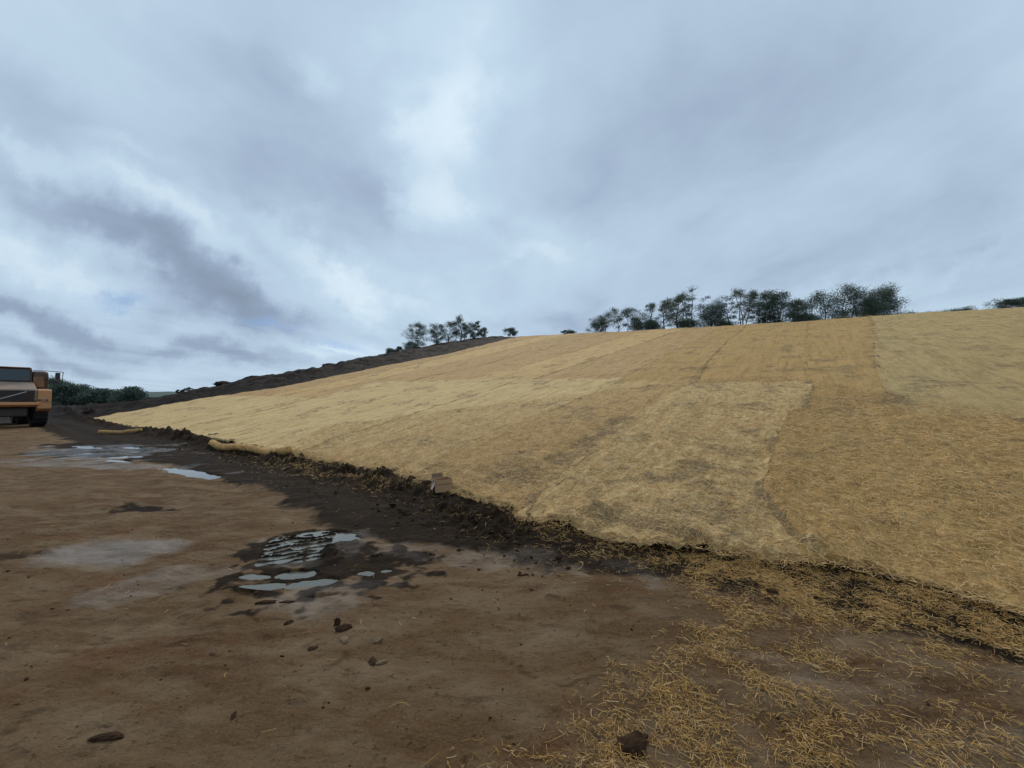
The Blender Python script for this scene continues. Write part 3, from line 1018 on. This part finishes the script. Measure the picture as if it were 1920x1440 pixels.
def clod(name, x, y, size, mat, seed, sub=3, sink=.35, rz=0., base=None):
    bm = bmesh.new()
    bmesh.ops.create_icosphere(bm, subdivisions=sub, radius=1.0)
    rnd = random.Random(seed)
    off = [rnd.uniform(0, 50) for _ in range(3)]
    co = np.array([v_.co[:] for v_ in bm.verts])
    nz = fbm(co[:, 0] + off[0] + co[:, 2] * .7, co[:, 1] + off[1] - co[:, 2] * .5, .9, 4, seed, .6)
    nz2 = fbm(co[:, 2] + off[2], co[:, 0] - co[:, 1], .5, 3, seed + 5, .6)
    # flatten with random cutting planes
    planes = [Vector((rnd.uniform(-1, 1), rnd.uniform(-1, 1), rnd.uniform(-.3, 1))).normalized() for _ in range(7)]
    for i, v_ in enumerate(bm.verts):
        p = v_.co * (1 + .30 * nz[i] + .26 * nz2[i])
        for pl in planes:
            d = p.dot(pl) - .72
            if d > 0: p = p - pl * d * .8
        v_.co = Vector((p.x * size[0], p.y * size[1], p.z * size[2]))
    o = bm_obj(name, bm, mat)
    z = gz(x, y) if base is None else base
    o.location = (x, y, z + size[2] * (1 - 2 * sink) * .8)
    o.rotation_euler = (0, 0, rz)
    return o


cl = [
    (-1.23, 2.80, (.022, .020, .040), M_clod, 'upright dark clod of the pair in front of the tread puddle'),
    (-1.16, 2.74, (.055, .035, .024), M_clod, 'low dark clod leaning against the upright one'),
    (-.79, 2.42, (.030, .020, .014), M_clod_l, 'small pale angular stone in front of the dark pair of clods'),
    (-.85, 2.42, (.045, .028, .008), M_clod, 'flat dark crumb just left of the small pale stone'),
    (-.88, 2.62, (.040, .022, .012), M_clod_l, 'flat pale crumb just below the dark pair of clods'),
    (-1.10, 2.62, (.042, .030, .012), M_clod_l, 'flattened brown crumb at the lower left of the dark pair'),
    (-1.60, 2.85, (.032, .022, .012), M_clod, 'small dark clod halfway between the puddle and the left clods'),
    (-1.93, 3.12, (.070, .025, .014), M_clod, 'elongated dark clod at the lower left rim of the tread puddle'),
    (-1.78, 3.14, (.060, .02, .010), M_clod, 'thin dark sliver of mud right of the elongated clod by the puddle'),
    (-2.12, 3.32, (.05, .04, .018), M_clod, 'rounded dark clod on the left rim of the tread puddle'),
    (-1.90, 1.88, (.075, .028, .016), M_clod, 'largest dark clod in the lower left corner of the mud'),
    (-1.27, 2.56, (.035, .02, .008), M_clod, 'faint dark crumb alone below the clod row'),
    (-1.40, 2.02, (.03, .014, .008), M_clod, 'small dark crumb between the corner clod and the straw'),
    (.56, 1.86, (.085, .055, .035), M_clod, 'dark soil lump among the loose straw at the bottom edge'),
    (2.12, 3.22, (.05, .045, .045), M_clod, 'black clod sitting in the straw below the blanket corner'),
    (-11.43, 15.0, (.20, .12, .07), M_clod, 'flat dark clod lying on the edge of the pale blankets beyond the straw roll'),
    (-8.5, 11.9, (.35, .12, .06), M_clod, 'brown soil lump on the blanket behind the straw roll'),
    (-.02, 5.45, (.10, .07, .06), M_clod, 'dark clod on the blanket edge right of the cardboard box'),
]
for i, (x, y, sz, mt, lb) in enumerate(cl):
    nm = 'stone' if 'stone' in lb else 'clod'
    o = clod(nm, x, y, sz, mt, 300 + i, 3 if max(sz) < .3 else 4, .3, rz=(i * 1.7) % 3.1 if i not in (0, 1, 7, 8, 10) else .25)
    tag(o, lb, nm, 'clods of earth on the mud')
# lumps on the skyline of the dug bank
for i, (px, Y_, sz, lb) in enumerate(((382, 41.0, (.75, .5, .36), 'rounded boulder of dug earth highest at the low end of the dark bank'),
                                      (421, 41.5, (1.0, .6, .28), 'long lump of dug earth on the dark bank right of the rounded boulder'),
                                      (618, 44.5, (.8, .6, .22), 'low lump of dug earth halfway up the dark bank'),
                                      (168, 32.0, (.45, .4, .30), 'earth lump at the foot of the dark bank in front of the far trees'))):
    x = (px - 960) / FPX * Y_
    o = clod('earth_lump', x, Y_, sz, M_clod_b, 340 + i, 4, .3)
    tag(o, lb, 'earth lump', 'lumps of dug earth on the dark bank')

# small crumbs: stuff
r = np.random.default_rng(77)
N = 900
cx = np.concatenate([r.uniform(-6, 2.5, 700), np.zeros(0)]); cy = r.uniform(1.4, 6, 700)
uu = r.uniform(-1, 14, 1500); vv = r.normal(-.5, .45, 1500)
tx_, ty_ = to_xy(uu, vv + toe_off(uu))
cx = np.concatenate([cx, tx_]); cy = np.concatenate([cy, ty_])
sz = np.concatenate([r.gamma(1.6, .0017, 700) + .0012, (r.gamma(2, .0042, 1500) + .003)])
ico = bmesh.new(); bmesh.ops.create_icosphere(ico, subdivisions=1, radius=1)
iv = np.array([v_.co[:] for v_ in ico.verts]); ifc = np.array([[l.vert.index for l in f.loops] for f in ico.faces]); ico.free()
n = len(cx)
jit = 1 + .35 * r.normal(0, 1, (n, len(iv), 1))
asp = np.stack([r.uniform(.8, 1.8, n), r.uniform(.7, 1.2, n), r.uniform(.5, .9, n)], -1)[:, None, :]
cz = ground_h(cx, cy)
Vv_ = iv[None] * jit * asp * sz[:, None, None] + np.stack([cx, cy, cz + sz * .3], -1)[:, None, :]
fc = (ifc[None] + (np.arange(n) * len(iv))[:, None, None]).reshape(-1, 3)
o = mesh_np('crumbs', Vv_.reshape(-1, 3), np.zeros((0, 4), int), M_clod, tris=fc)
tag(o, 'crumbs of dark soil scattered over the mud and the toe of the slope', 'crumbs', kind='stuff')

# ------------------------------------------------------------------ CARDBOARD BOX
M_card = simple('cardboard', (.40, .235, .12), .8, .12, 12)
M_card_in = simple('cardboard_inside', (.20, .13, .075), .85, .1, 12)
M_white = simple('white_paper', (.70, .68, .66), .6, .05)
M_pink = simple('pinkish_paper', (.50, .36, .31), .7, .05)
M_black = simple('black_print', (.02, .02, .025), .6, .1)
bx, by = -1.20, 6.22
box = empty('cardboard_box', (bx, by, gz(bx, by) + .015), math.atan2(.5, .86))
L_, D_, H_ = .27, .22, .20      # local x along long side, y depth
t = .006
for nm, cc, ss in (('front_panel', (L_ / 2, 0, H_ / 2), (L_, t, H_)), ('back_panel', (L_ / 2, D_, H_ / 2), (L_, t, H_)),
                   ('side_panel', (0, D_ / 2, H_ / 2), (t, D_ - t, H_)), ('side_panel', (L_, D_ / 2, H_ / 2), (t, D_ - t, H_)),
                   ('bottom', (L_ / 2, D_ / 2, t / 2), (L_ - t, D_ - t, t))):
    bm = bmesh.new(); add_box(bm, cc, ss, bevel=.0015, seg=1); bm_obj(nm, bm, M_card, box)
bm = bmesh.new()    # crease band across the front
add_box(bm, (L_ / 2, -t * .75, H_ * .62), (L_ - .004, .002, .012)); bm_obj('tape', bm, M_card_in, box)
for nm, cc, ss, ro in (('flap', (L_ * .36, D_ + .012, H_ + .028), (L_ * .70, .004, .07), Matrix.Rotation(R(-14), 3, 'X')),
                       ('flap', (L_ + .02, D_ / 2, H_ + .012), (.055, D_ * .9, .004), Matrix.Rotation(R(25), 3, 'Y')),
                       ('flap', (L_ / 2, .035, H_ - .01), (L_ * .9, .08, .004), Matrix.Rotation(R(-28), 3, 'X'))):
    bm = bmesh.new(); add_box(bm, cc, ss, ro); bm_obj(nm, bm, M_card_in, box)
bm = bmesh.new(); add_box(bm, (-t * .8, .07, H_ * .78), (.002, .09, .045)); lab = bm_obj('label', bm, M_black, box)
bm = bmesh.new(); add_box(bm, (-t * 1.1, .055, H_ * .83), (.002, .03, .022)); add_box(bm, (-t * 1.1, .07, H_ * .69), (.002, .07, .015)); bm_obj('label_print', bm, M_white, lab)
bm = bmesh.new(); add_box(bm, (-.028, .09, H_ * .42), (.004, .085, .08), Matrix.Rotation(R(28), 3, 'Y')); bm_obj('torn_tab', bm, M_pink, box)
tag(box, 'open brown cardboard box with a printed label standing on dark soil at the blanket edge', 'cardboard box')

# ------------------------------------------------------------------ DUMP TRUCK
mud = (.10, .065, .045)
M_or = simple('orange_paint', (.56, .27, .11), .6, .12, 2, dirt=(.30, .175, .10), dirt_amt=.6)
M_ordirty = simple('dirty_orange', (.34, .16, .075), .7, .2, 3, dirt=mud, dirt_amt=.7)
M_cabg = simple('dusty_grey_paint', (.22, .19, .16), .6, .1, 2, dirt=(.36, .20, .10), dirt_amt=.6)
M_cake = simple('mud_caked_steel', (.085, .055, .040), .9, .35, 4, bmp=.03)
M_dark = simple('black_steel', (.022, .020, .022), .6, .2, 5, dirt=(.09, .055, .035), dirt_amt=.5)
M_tyre = simple('tyre_rubber', (.012, .012, .012), .85, .3, 8)
M_glass, gg, b = new_mat('dark_glass')
b.inputs['Base Color'].default_value = (.025, .04, .05, 1)
b.inputs['Roughness'].default_value = .12
M_silver = simple('silver_bar', (.35, .35, .36), .4, .05)
M_lamp = simple('headlamp_glass', (.30, .26, .22), .2, .05)

h = math.atan2(-.53, .85)
truck = empty('dump_truck', (-27.34, 21.25, -.03), h)
tag(truck, 'orange articulated dump truck with black grille and muddy cab, cut by the left picture edge', 'dump truck')


def part(name, mat, build, parent=None, smooth=False):
    bm = bmesh.new(); build(bm)
    return bm_obj(name, bm, mat, parent or truck, smooth)


# hood : sloping grey bonnet
part('hood', M_cabg, lambda bm: add_prism(bm, [(-.02, 2.12), (-.10, 2.20), (-1.25, 2.62), (-1.25, 1.5), (-.02, 1.5)], -.92, .92, .05))
grille = part('grille', M_dark, lambda bm: [add_box(bm, (.0, 0, 1.80), (.06, 1.66, .62), bevel=.02)] + [add_box(bm, (.035, 0, 1.54 + .085 * k), (.04, 1.60, .035)) for k in range(7)])
part('emblem_bar', M_silver, lambda bm: add_box(bm, (.075, .0, 1.80), (.02, 1.15, .05), Matrix.Rotation(R(24), 3, 'X')), grille)
for s_ in (1, -1):
    fen = part('fender', M_or, lambda bm: (
        add_prism(bm, [(.0, 2.12), (-.15, 2.18), (-1.2, 2.22), (-1.9, 2.05), (-2.4, 1.5), (-2.4, 1.3), (-1.9, 1.75), (-1.3, 1.85), (-.75, 1.55), (-.45, 1.1), (-.35, .90), (.02, 1.08)],
                  s_ * .93, s_ * 1.46, .05)), smooth=False)
    part('headlight', M_dark, lambda bm: add_box(bm, (.03, s_ * 1.14, 1.56), (.05, .36, .09), bevel=.015), fen)
    part('headlight_lens', M_lamp, lambda bm: add_box(bm, (.062, s_ * 1.14, 1.56), (.02, .20, .05)), fen)
    part('fender_lip', M_ordirty, lambda bm: add_box(bm, (-.02, s_ * 1.30, 1.44), (.10, .30, .05), bevel=.01), fen)
part('bumper', M_or, lambda bm: add_prism(bm, [(.10, 1.46), (.12, 1.30), (-.1, 1.18), (-.3, 1.2), (-.3, 1.46)], -1.0, 1.0, .02))
part('belly_guard', M_dark, lambda bm: add_box(bm, (-.9, 0, .88), (1.3, 1.3, .5), bevel=.08))
cab = part('cab', M_cake, lambda bm: add_prism(bm, [(-1.26, 2.60), (-1.42, 3.36), (-1.55, 3.46), (-2.9, 3.46), (-3.0, 3.3), (-3.0, 1.9), (-1.26, 1.9)], -.88, .88, .06))
part('windshield', M_glass, lambda bm: add_prism(bm, [(-1.215, 2.66), (-1.37, 3.33), (-1.40, 3.33), (-1.26, 2.66)], -.78, .78), cab)
part('wiper_panel', M_dark, lambda bm: add_box(bm, (-1.20, 0, 2.66), (.05, 1.6, .06)), cab)
part('roof_edge', M_ordirty, lambda bm: add_box(bm, (-1.42, 0, 3.44), (.16, 1.6, .05), bevel=.015), cab)
for s_ in (1, -1):
    def hb(bm):
        add_prism(bm, [(-1.35, 2.1), (-1.35, 3.0), (-1.5, 3.25), (-2.3, 3.30), (-2.6, 3.1), (-2.6, 2.1)], s_ * .90, s_ * 1.52, .12)
    hs = part('side_housing', M_cake, hb)
    part('access_panel', M_ordirty, lambda bm: add_box(bm, (-1.33, s_ * 1.12, 2.62), (.06, .42, .62), bevel=.03), hs)
    part('handrail', M_dark, lambda bm: add_tube(bm, [(-1.2, s_ * 1.42, 2.15), (-1.2, s_ * 1.46, 2.9), (-1.35, s_ * 1.46, 3.0)], .02, 6), hs)
    fr = part('mirror_frame', M_dark, lambda bm: (
        add_tube(bm, [(-1.45, s_ * .9, 3.30), (-1.15, s_ * 1.6, 3.28), (-1.0, s_ * 2.02, 3.24)], .022, 6),
        add_tube(bm, [(-1.0, s_ * 2.02, 3.24), (-1.0, s_ * 1.96, 2.58), (-1.2, s_ * 1.5, 2.56)], .018, 6)))
    part('mirror', M_dark, lambda bm: add_box(bm, (-1.0, s_ * 1.80, 3.0), (.10, .20, .40), bevel=.04), fr)
    part('wide_mirror', M_dark, lambda bm: add_box(bm, (-1.0, s_ * 1.72, 2.68), (.09, .26, .14), bevel=.03), fr)


def wheel(x, y, rad=.93, w=.62):
    def tb(bm):
        prof = [(.55, w / 2 * .8), (.80, w / 2), (.90, w / 2 * .96), (1.0, w / 2 * .80), (1.0, -w / 2 * .80), (.90, -w / 2 * .96), (.80, -w / 2), (.55, -w / 2 * .8)]
        n = 40; rings = []
        for i in range(n):
            a = 2 * math.pi * i / n
            lug = 1.0 if i % 2 else .965
            rings.append([bm.verts.new((rad * p * (lug if p > .95 else 1) * math.cos(a), q, rad * p * (lug if p > .95 else 1) * math.sin(a))) for p, q in prof])
        m = len(prof)
        for i in range(n):
            for k in range(m):
                bm.faces.new((rings[i][k], rings[(i + 1) % n][k], rings[(i + 1) % n][(k + 1) % m], rings[i][(k + 1) % m]))
    o = part('wheel', M_tyre, tb)
    o.location = (x, y, rad)

    def rb(bm):
        bmesh.ops.create_cone(bm, cap_ends=True, segments=24, radius1=rad * .56, radius2=rad * .56, depth=w * .6, matrix=Matrix.Rotation(R(90), 4, 'X'))
        bmesh.ops.create_cone(bm, cap_ends=True, segments=16, radius1=rad * .2, radius2=rad * .15, depth=w * .8, matrix=Matrix.Rotation(R(90), 4, 'X'))
    part('rim', M_ordirty, rb, o)


for x in (-1.35, -5.6, -7.5):
    for y in (1.15, -1.15): wheel(x, y)
part('chassis', M_dark, lambda bm: (add_box(bm, (-4.6, 0, 1.15), (7.0, .9, .35), bevel=.03), add_box(bm, (-1.35, 0, .93), (.3, 1.8, .3)), add_box(bm, (-5.6, 0, .93), (.3, 1.8, .3)), add_box(bm, (-7.5, 0, .93), (.3, 1.8, .3))))
part('dump_body', M_ordirty, lambda bm: (
    add_prism(bm, [(-3.15, 1.9), (-3.15, 3.25), (-3.3, 3.35), (-8.9, 3.05), (-9.6, 2.5), (-8.2, 1.75), (-6.0, 1.6), (-3.8, 1.6)], -1.45, -1.35),
    add_prism(bm, [(-3.15, 1.9), (-3.15, 3.25), (-3.3, 3.35), (-8.9, 3.05), (-9.6, 2.5), (-8.2, 1.75), (-6.0, 1.6), (-3.8, 1.6)], 1.35, 1.45),
    add_box(bm, (-3.2, 0, 2.6), (.1, 2.7, 1.4)), add_box(bm, (-5.8, 0, 1.75), (5.0, 2.7, .12)),
    add_box(bm, (-8.7, 0, 2.1), (1.7, 2.7, .12), Matrix.Rotation(R(28), 3, 'Y'))))

# ------------------------------------------------------------------ TREES
def leaf_mat(name, c0, c1):
    m, gg, b = new_mat(name)
    rnd = gg.n('ShaderNodeNewGeometry').outputs['Random Per Island']
    gg.put(b.inputs['Base Color'], gg.mix(rnd, c0, c1))
    b.inputs['Roughness'].default_value = .6
    b.inputs['Specular IOR Level'].default_value = .25
    return m


M_leaf = leaf_mat('leaves_hazed_green', (.085, .120, .088), (.150, .185, .140))  # both leaf colours greyed and lightened to stand in for distance haze
M_leaf_d = leaf_mat('leaves_dark', (.055, .088, .066), (.115, .150, .110))
M_bark = simple('bark', (.085, .075, .062), .9, .3, 8)


def tree(x, y, h, w, label, cat='tree', name='tree', style=0, mat=None, seed=1, stems=1, z=None, group='trees along the crest', lean=0., fs=1.):
    r = random.Random(seed); rn = np.random.default_rng(seed)
    z = gz(x, y) - .05 if z is None else z
    w = w * (1.32 if style == 0 else 1.05); h = h * 1.05
    root = empty(name, (x, y, z))
    tag(root, label, cat, group)
    bm = bmesh.new()
    tips = []
    low = {0: .12, 1: .08, 2: .0}[style]     # 0 open crown on bare stems, 1 dense bush, 2 feathery upright
    for s_ in range(stems):
        a0 = r.uniform(0, 6.28); sp = w * .16 * (stems > 1)
        bx_, by_ = sp * math.cos(a0), sp * math.sin(a0)
        tx2 = bx_ + r.uniform(-.22, .22) * w + lean * h; ty2 = by_ + r.uniform(-.2, .2) * w
        hh_ = h * r.uniform(.78, .95)
        pts = []
        kx, ky = r.uniform(-.08, .08) * h, r.uniform(-.05, .05) * h
        for i in range(7):
            f = i / 6
            pts.append(Vector((bx_ + (tx2 - bx_) * f + kx * math.sin(f * 5), by_ + (ty2 - by_) * f + ky * math.sin(f * 4), hh_ * f)))
        r0 = .022 * h / (stems ** .4)
        add_tube(bm, pts, [r0 * (1 - .85 * i / 6) for i in range(7)], 6)
        nb = int((19 if style == 0 else 19 + 3 * w) / stems ** .5) + 2
        for k in range(nb):
            f = low + (1 - low) * (k + r.random()) / nb
            i = min(5, int(f * 6)); p0 = pts[i].lerp(pts[i + 1], f * 6 - i)
            an = r.uniform(0, 6.28)
            env = {0: math.sin(min(1, (f - low) / (1 - low) * .9 + .22) * math.pi) ** .6,
                   1: (1 - f) ** .5 * 1.05 + .12, 2: .30 + .65 * math.sin(min(1, f * .65 + .35) * math.pi) ** .8}[style]
            ln = w * .5 * env * r.uniform(.6, 1.15)
            up = {0: r.uniform(.15, .9), 1: r.uniform(.0, .6), 2: r.uniform(.05, .8)}[style]
            e = p0 + Vector((math.cos(an) * ln, math.sin(an) * ln, ln * up))
            if e.z > h: e.z = h * r.uniform(.92, 1.0)
            mid = p0.lerp(e, .5) + Vector((0, 0, -.06 * ln))
            add_tube(bm, [p0, mid, e], [r0 * .35, r0 * .22, r0 * .1], 4, False)
            tips.append((e, ln)); 
            if style != 0 or r.random() < .6: tips.append((mid.lerp(e, .4) + Vector((r.uniform(-.1, .1), r.uniform(-.1, .1), .05)) * w, ln * .7))
        tips.append((pts[-1], w * .25))
    bm_obj('trunk', bm, M_bark, root)
    cs = []
    per = {0: 100, 1: 110, 2: 90}[style]
    for (e, ln) in tips:
        k = int(per * r.uniform(.5, 1.3))
        rad = min(max(.10 + .03 * h, .15 * w), .42 if lean < 9 else 9) * r.uniform(.6, 1.25) * fs
        if style == 1: rad *= 1.35
        d = np.clip(rn.normal(0, 1, (k, 3)), -1.7, 1.7) * np.array([rad, rad, rad * (.55 if style == 0 else .75)]) * .62
        cs.append(np.array(e)[None] + d)
    P = np.concatenate(cs)
    P = P[(P[:, 2] > .04 * h)]
    n_ = len(P)
    sz_ = rn.uniform(.035, .080, n_) * (.7 + .06 * h) * (fs ** 1.5)
    a = rn.normal(0, 1, (n_, 3)); a /= np.linalg.norm(a, axis=1)[:, None]
    b_ = np.cross(a, rn.normal(0, 1, (n_, 3))); b_ /= np.linalg.norm(b_, axis=1)[:, None]
    q = np.stack([P - a * sz_[:, None], P - b_ * sz_[:, None] * .5, P + a * sz_[:, None], P + b_ * sz_[:, None] * .5], 1).reshape(-1, 3)
    mesh_np('crown', q, np.arange(n_ * 4).reshape(-1, 4), mat or M_leaf, parent=root)
    return root


MAIN = [  # x, y, h, w, style, stems, dark, label
    (12.0, 53.7, 1.9, 1.8, 0, 3, 0, 'low wispy shrub starting the long tree row at its left end'),
    (13.2, 53.6, 3.0, 2.3, 0, 2, 0, 'short open tree second from the left in the long row'),
    (14.9, 51.9, 3.6, 2.8, 0, 3, 0, 'rounded light crowned tree third from the left in the long row'),
    (16.7, 51.4, 2.5, 2.2, 1, 2, 0, 'low dark thicket between two taller open trees near the left of the row'),
    (18.2, 50.4, 4.3, 2.2, 0, 1, 0, 'slim pale tree leaning left of the pair before the broad crowned trees'),
    (18.9, 48.3, 4.4, 2.0, 0, 2, 0, 'thin tree with forked stems, right one of the slim pair'),
    (20.2, 47.2, 4.5, 2.3, 0, 1, 0, 'tree with small flat crown touching the left of the broadest open crown'),
    (22.4, 48.3, 5.4, 3.6, 0, 3, 0, 'broad crowned open tree with bare forked trunks left of the dark bush'),
    (23.6, 45.8, 2.9, 2.6, 1, 3, 1, 'dense dark bush between open crowned trees in the middle of the row'),
    (24.0, 46.5, 4.3, 2.1, 0, 1, 0, 'thin tree rising behind the dense dark bush mid row'),
    (26.1, 46.9, 4.2, 1.9, 0, 1, 0, 'lone slender stem with an umbrella crown right of the mid row bush'),
    (26.5, 44.9, 4.9, 3.0, 0, 3, 0, 'tallest airy tree with wavy bare trunks right of the slender stem'),
    (28.1, 45.2, 4.5, 2.0, 0, 2, 0, 'narrow airy tree standing between the tallest one and the dark clump'),
    (28.8, 43.6, 4.4, 2.3, 1, 2, 1, 'dark based tall tree, left one of the twin topped clump'),
    (30.1, 43.4, 4.4, 2.1, 1, 2, 1, 'right tree of the twin topped dark clump, its crown open on top'),
    (30.6, 41.5, 3.2, 2.0, 1, 2, 1, 'shorter bushy tree just right of the twin topped clump'),
    (33.4, 42.2, 3.8, 2.7, 1, 2, 1, 'pointed dark tree before the gap of sky in the right of the row'),
    (37.0, 42.6, 4.3, 3.5, 1, 3, 1, 'large dense dark tree right of the gap of sky'),
    (38.8, 41.5, 2.7, 2.9, 1, 3, 1, 'low dark bush tucked between the two large trees at the right end of the row'),
    (40.9, 41.8, 3.7, 3.3, 1, 4, 0, 'wide spreading tree closing the tree row on its right'),
    (17.9, 49.5, 1.5, 2.2, 1, 3, 1, 'dark undergrowth bush at the feet of the two slim trees'),
    (21.2, 47.6, 1.4, 2.2, 1, 3, 1, 'dark undergrowth bush left of the bare forked trunks of the broad open tree'),
    (25.2, 45.9, 1.1, 1.8, 1, 3, 1, 'very low brush between the mid row bush and the umbrella crowned tree'),
    (31.9, 42.0, 1.5, 1.8, 1, 3, 1, 'low dark bush filling the gap left of the pointed dark tree'),
    (46.8, 40.4, 1.0, 1.8, 1, 3, 0, 'tiny lone bush on the grassy skyline right of the tree row'),
    (48.5, 37.9, 1.4, 1.6, 0, 3, 0, 'pale bush near the right picture edge'),
    (50.2, 38.6, 1.6, 1.6, 0, 3, 0, 'bush cut by the right picture edge'),
    (8.3, 57.0, 1.1, 1.1, 0, 4, 0, 'small isolated shrub on the skyline left of the long tree row'),
    (-.5, 61.2, 1.4, 1.4, 0, 4, 0, 'small shrub where the dark bank meets the straw skyline'),
]
for i, (x, y, hh_, w_, st, ns, dk_, lb) in enumerate(MAIN):
    sm = hh_ < 2.0
    tree(x, y, hh_, w_, lb, 'shrub' if sm else 'tree', 'shrub' if sm else 'tree', st, M_leaf_d if dk_ else M_leaf, 500 + i, ns)
LEFT = [  # px base, Y distance, top py, width px, style, stems, lean, label
    (736, 57, 655, 15, 1, 2, 0, 'smallest round shrub at the low end of the slender tree group'),
    (749, 57, 648, 11, 2, 1, 0, 'thin upright sapling second from the low end of the slender tree group'),
    (768, 58, 644, 22, 2, 2, 0, 'low bushy sapling at the left foot of the tall feathery tree'),
    (784, 59, 601, 36, 2, 2, 0, 'tall feathery tree standing apart at the left of the slender group'),
    (815, 59, 607, 28, 2, 2, 0, 'bushy upright tree right of the gap in the slender group'),
    (840, 60, 600, 26, 2, 1, 0, 'dense narrow tree in the middle of the slender group'),
    (861, 60, 586, 26, 2, 1, 0, 'tallest pointed tree of the slender group'),
    (877, 61, 606, 24, 2, 2, .05, 'open tree just right of the tallest pointed one'),
    (890, 61, 602, 16, 2, 1, .12, 'thin tree leaning right at the upper end of the slender group'),
    (905, 62, 614, 16, 2, 2, 0, 'small arching sapling last in the slender group'),
]
for i, (px, Y_, tp, wp, st, ns, ln_, lb) in enumerate(LEFT):
    x = (px - 960) / FPX * Y_
    # stand it where the sight line clears the bank
    zz = gz(x, Y_)
    tree(x, Y_, 1.6 + (748 - tp) / FPX * Y_ - zz, wp / FPX * Y_ * 1.15, lb, 'tree', 'tree', st, M_leaf, 560 + i, ns, group='slender trees behind the dark bank', lean=ln_)
for i, (px, Y_, hh_, lb) in enumerate(((335, 42, .55, 'leftmost of three tiny plants on the low dark bank'), (343, 42, .6, 'middle of three tiny plants on the low dark bank'), (354, 42, .65, 'rightmost and widest of three tiny plants on the low dark bank'))):
    x = (px - 960) / FPX * Y_
    tree(x, Y_, hh_, .3 if i < 2 else .55, lb, 'plant', 'plant', 0, M_leaf_d, 590 + i, 1, fs=.7, group='tiny plants on the low dark bank')
FARW = [(96, 7.2, 5.5), (112, 4.6, 5), (134, 5.4, 7), (150, 4.4, 5), (165, 4.0, 5), (180, 3.8, 5), (196, 3.5, 4.6), (212, 3.4, 4.6), (231, 4.3, 5), (251, 3.9, 1.8)]
names = ['far bushy tree half hidden by the truck', 'far low tree between the truck and the rounded tallest crown', 'rounded tallest crown of the far tree line beyond the truck',
         'far tree directly right of the rounded tallest crown', 'far low tree fourth from the truck side crown', 'far low tree in the flat middle of the distant line',
         'far low tree just past the middle of the distant line', 'far low tree before the darker end clump of the distant line', 'dark end clump closing the distant tree line',
         'single tiny tree standing alone right of the distant line']
for i, ((px, hh_, w_), lb) in enumerate(zip(FARW, names)):
    Y_ = 118 - (i % 3) * 4
    x = (px - 960) / FPX * Y_
    tree(x, Y_, hh_ + .6, w_ * 1.25, lb, 'tree', 'tree', 1, M_leaf_d, 600 + i, 3, z=-.6, fs=2.0, group='distant trees beyond the truck')

# ------------------------------------------------------------------ GRASS on the right skyline
M_grass = leaf_mat('grass_blades', (.10, .12, .05), (.17, .18, .09))
r = np.random.default_rng(5)
n = 9000
U_ = r.uniform(-17, -3.5, n)
V_ = vcrest(U_) + r.uniform(.3, 2.6, n)
gxx, gyy = to_xy(U_, V_)
keep = r.uniform(0, 1, n) < np.clip(.45 + 1.3 * fbm(gxx, gyy, 2.2, 2, 301), .02, 1)
gxx, gyy = gxx[keep], gyy[keep]; n = len(gxx)
gzz = base_h(gxx, gyy)
hgt = r.gamma(4, .05, n) + .05
a = r.uniform(0, 6.28, n); ln_ = r.normal(0, .35, (n, 2)) * hgt[:, None]
wx, wy = np.cos(a) * .012, np.sin(a) * .012
P0 = np.stack([gxx - wx, gyy - wy, gzz], -1); P1 = np.stack([gxx + wx, gyy + wy, gzz], -1)
P2 = np.stack([gxx + ln_[:, 0] * .4 + wx * .7, gyy + ln_[:, 1] * .4 + wy * .7, gzz + hgt * .6], -1); P3 = np.stack([gxx + ln_[:, 0] * .4 - wx * .7, gyy + ln_[:, 1] * .4 - wy * .7, gzz + hgt * .6], -1)
P4 = np.stack([gxx + ln_[:, 0], gyy + ln_[:, 1], gzz + hgt], -1)
vv_ = np.stack([P0, P1, P2, P3, P4], 1).reshape(-1, 3)
bb = (np.arange(n) * 5)[:, None]
o = mesh_np('grass', vv_, bb + np.array([[0, 1, 2, 3]]), M_grass, tris=bb + np.array([[3, 2, 4]]))
tag(o, 'thin green grass growing on the crest of the slope', 'grass', kind='stuff')
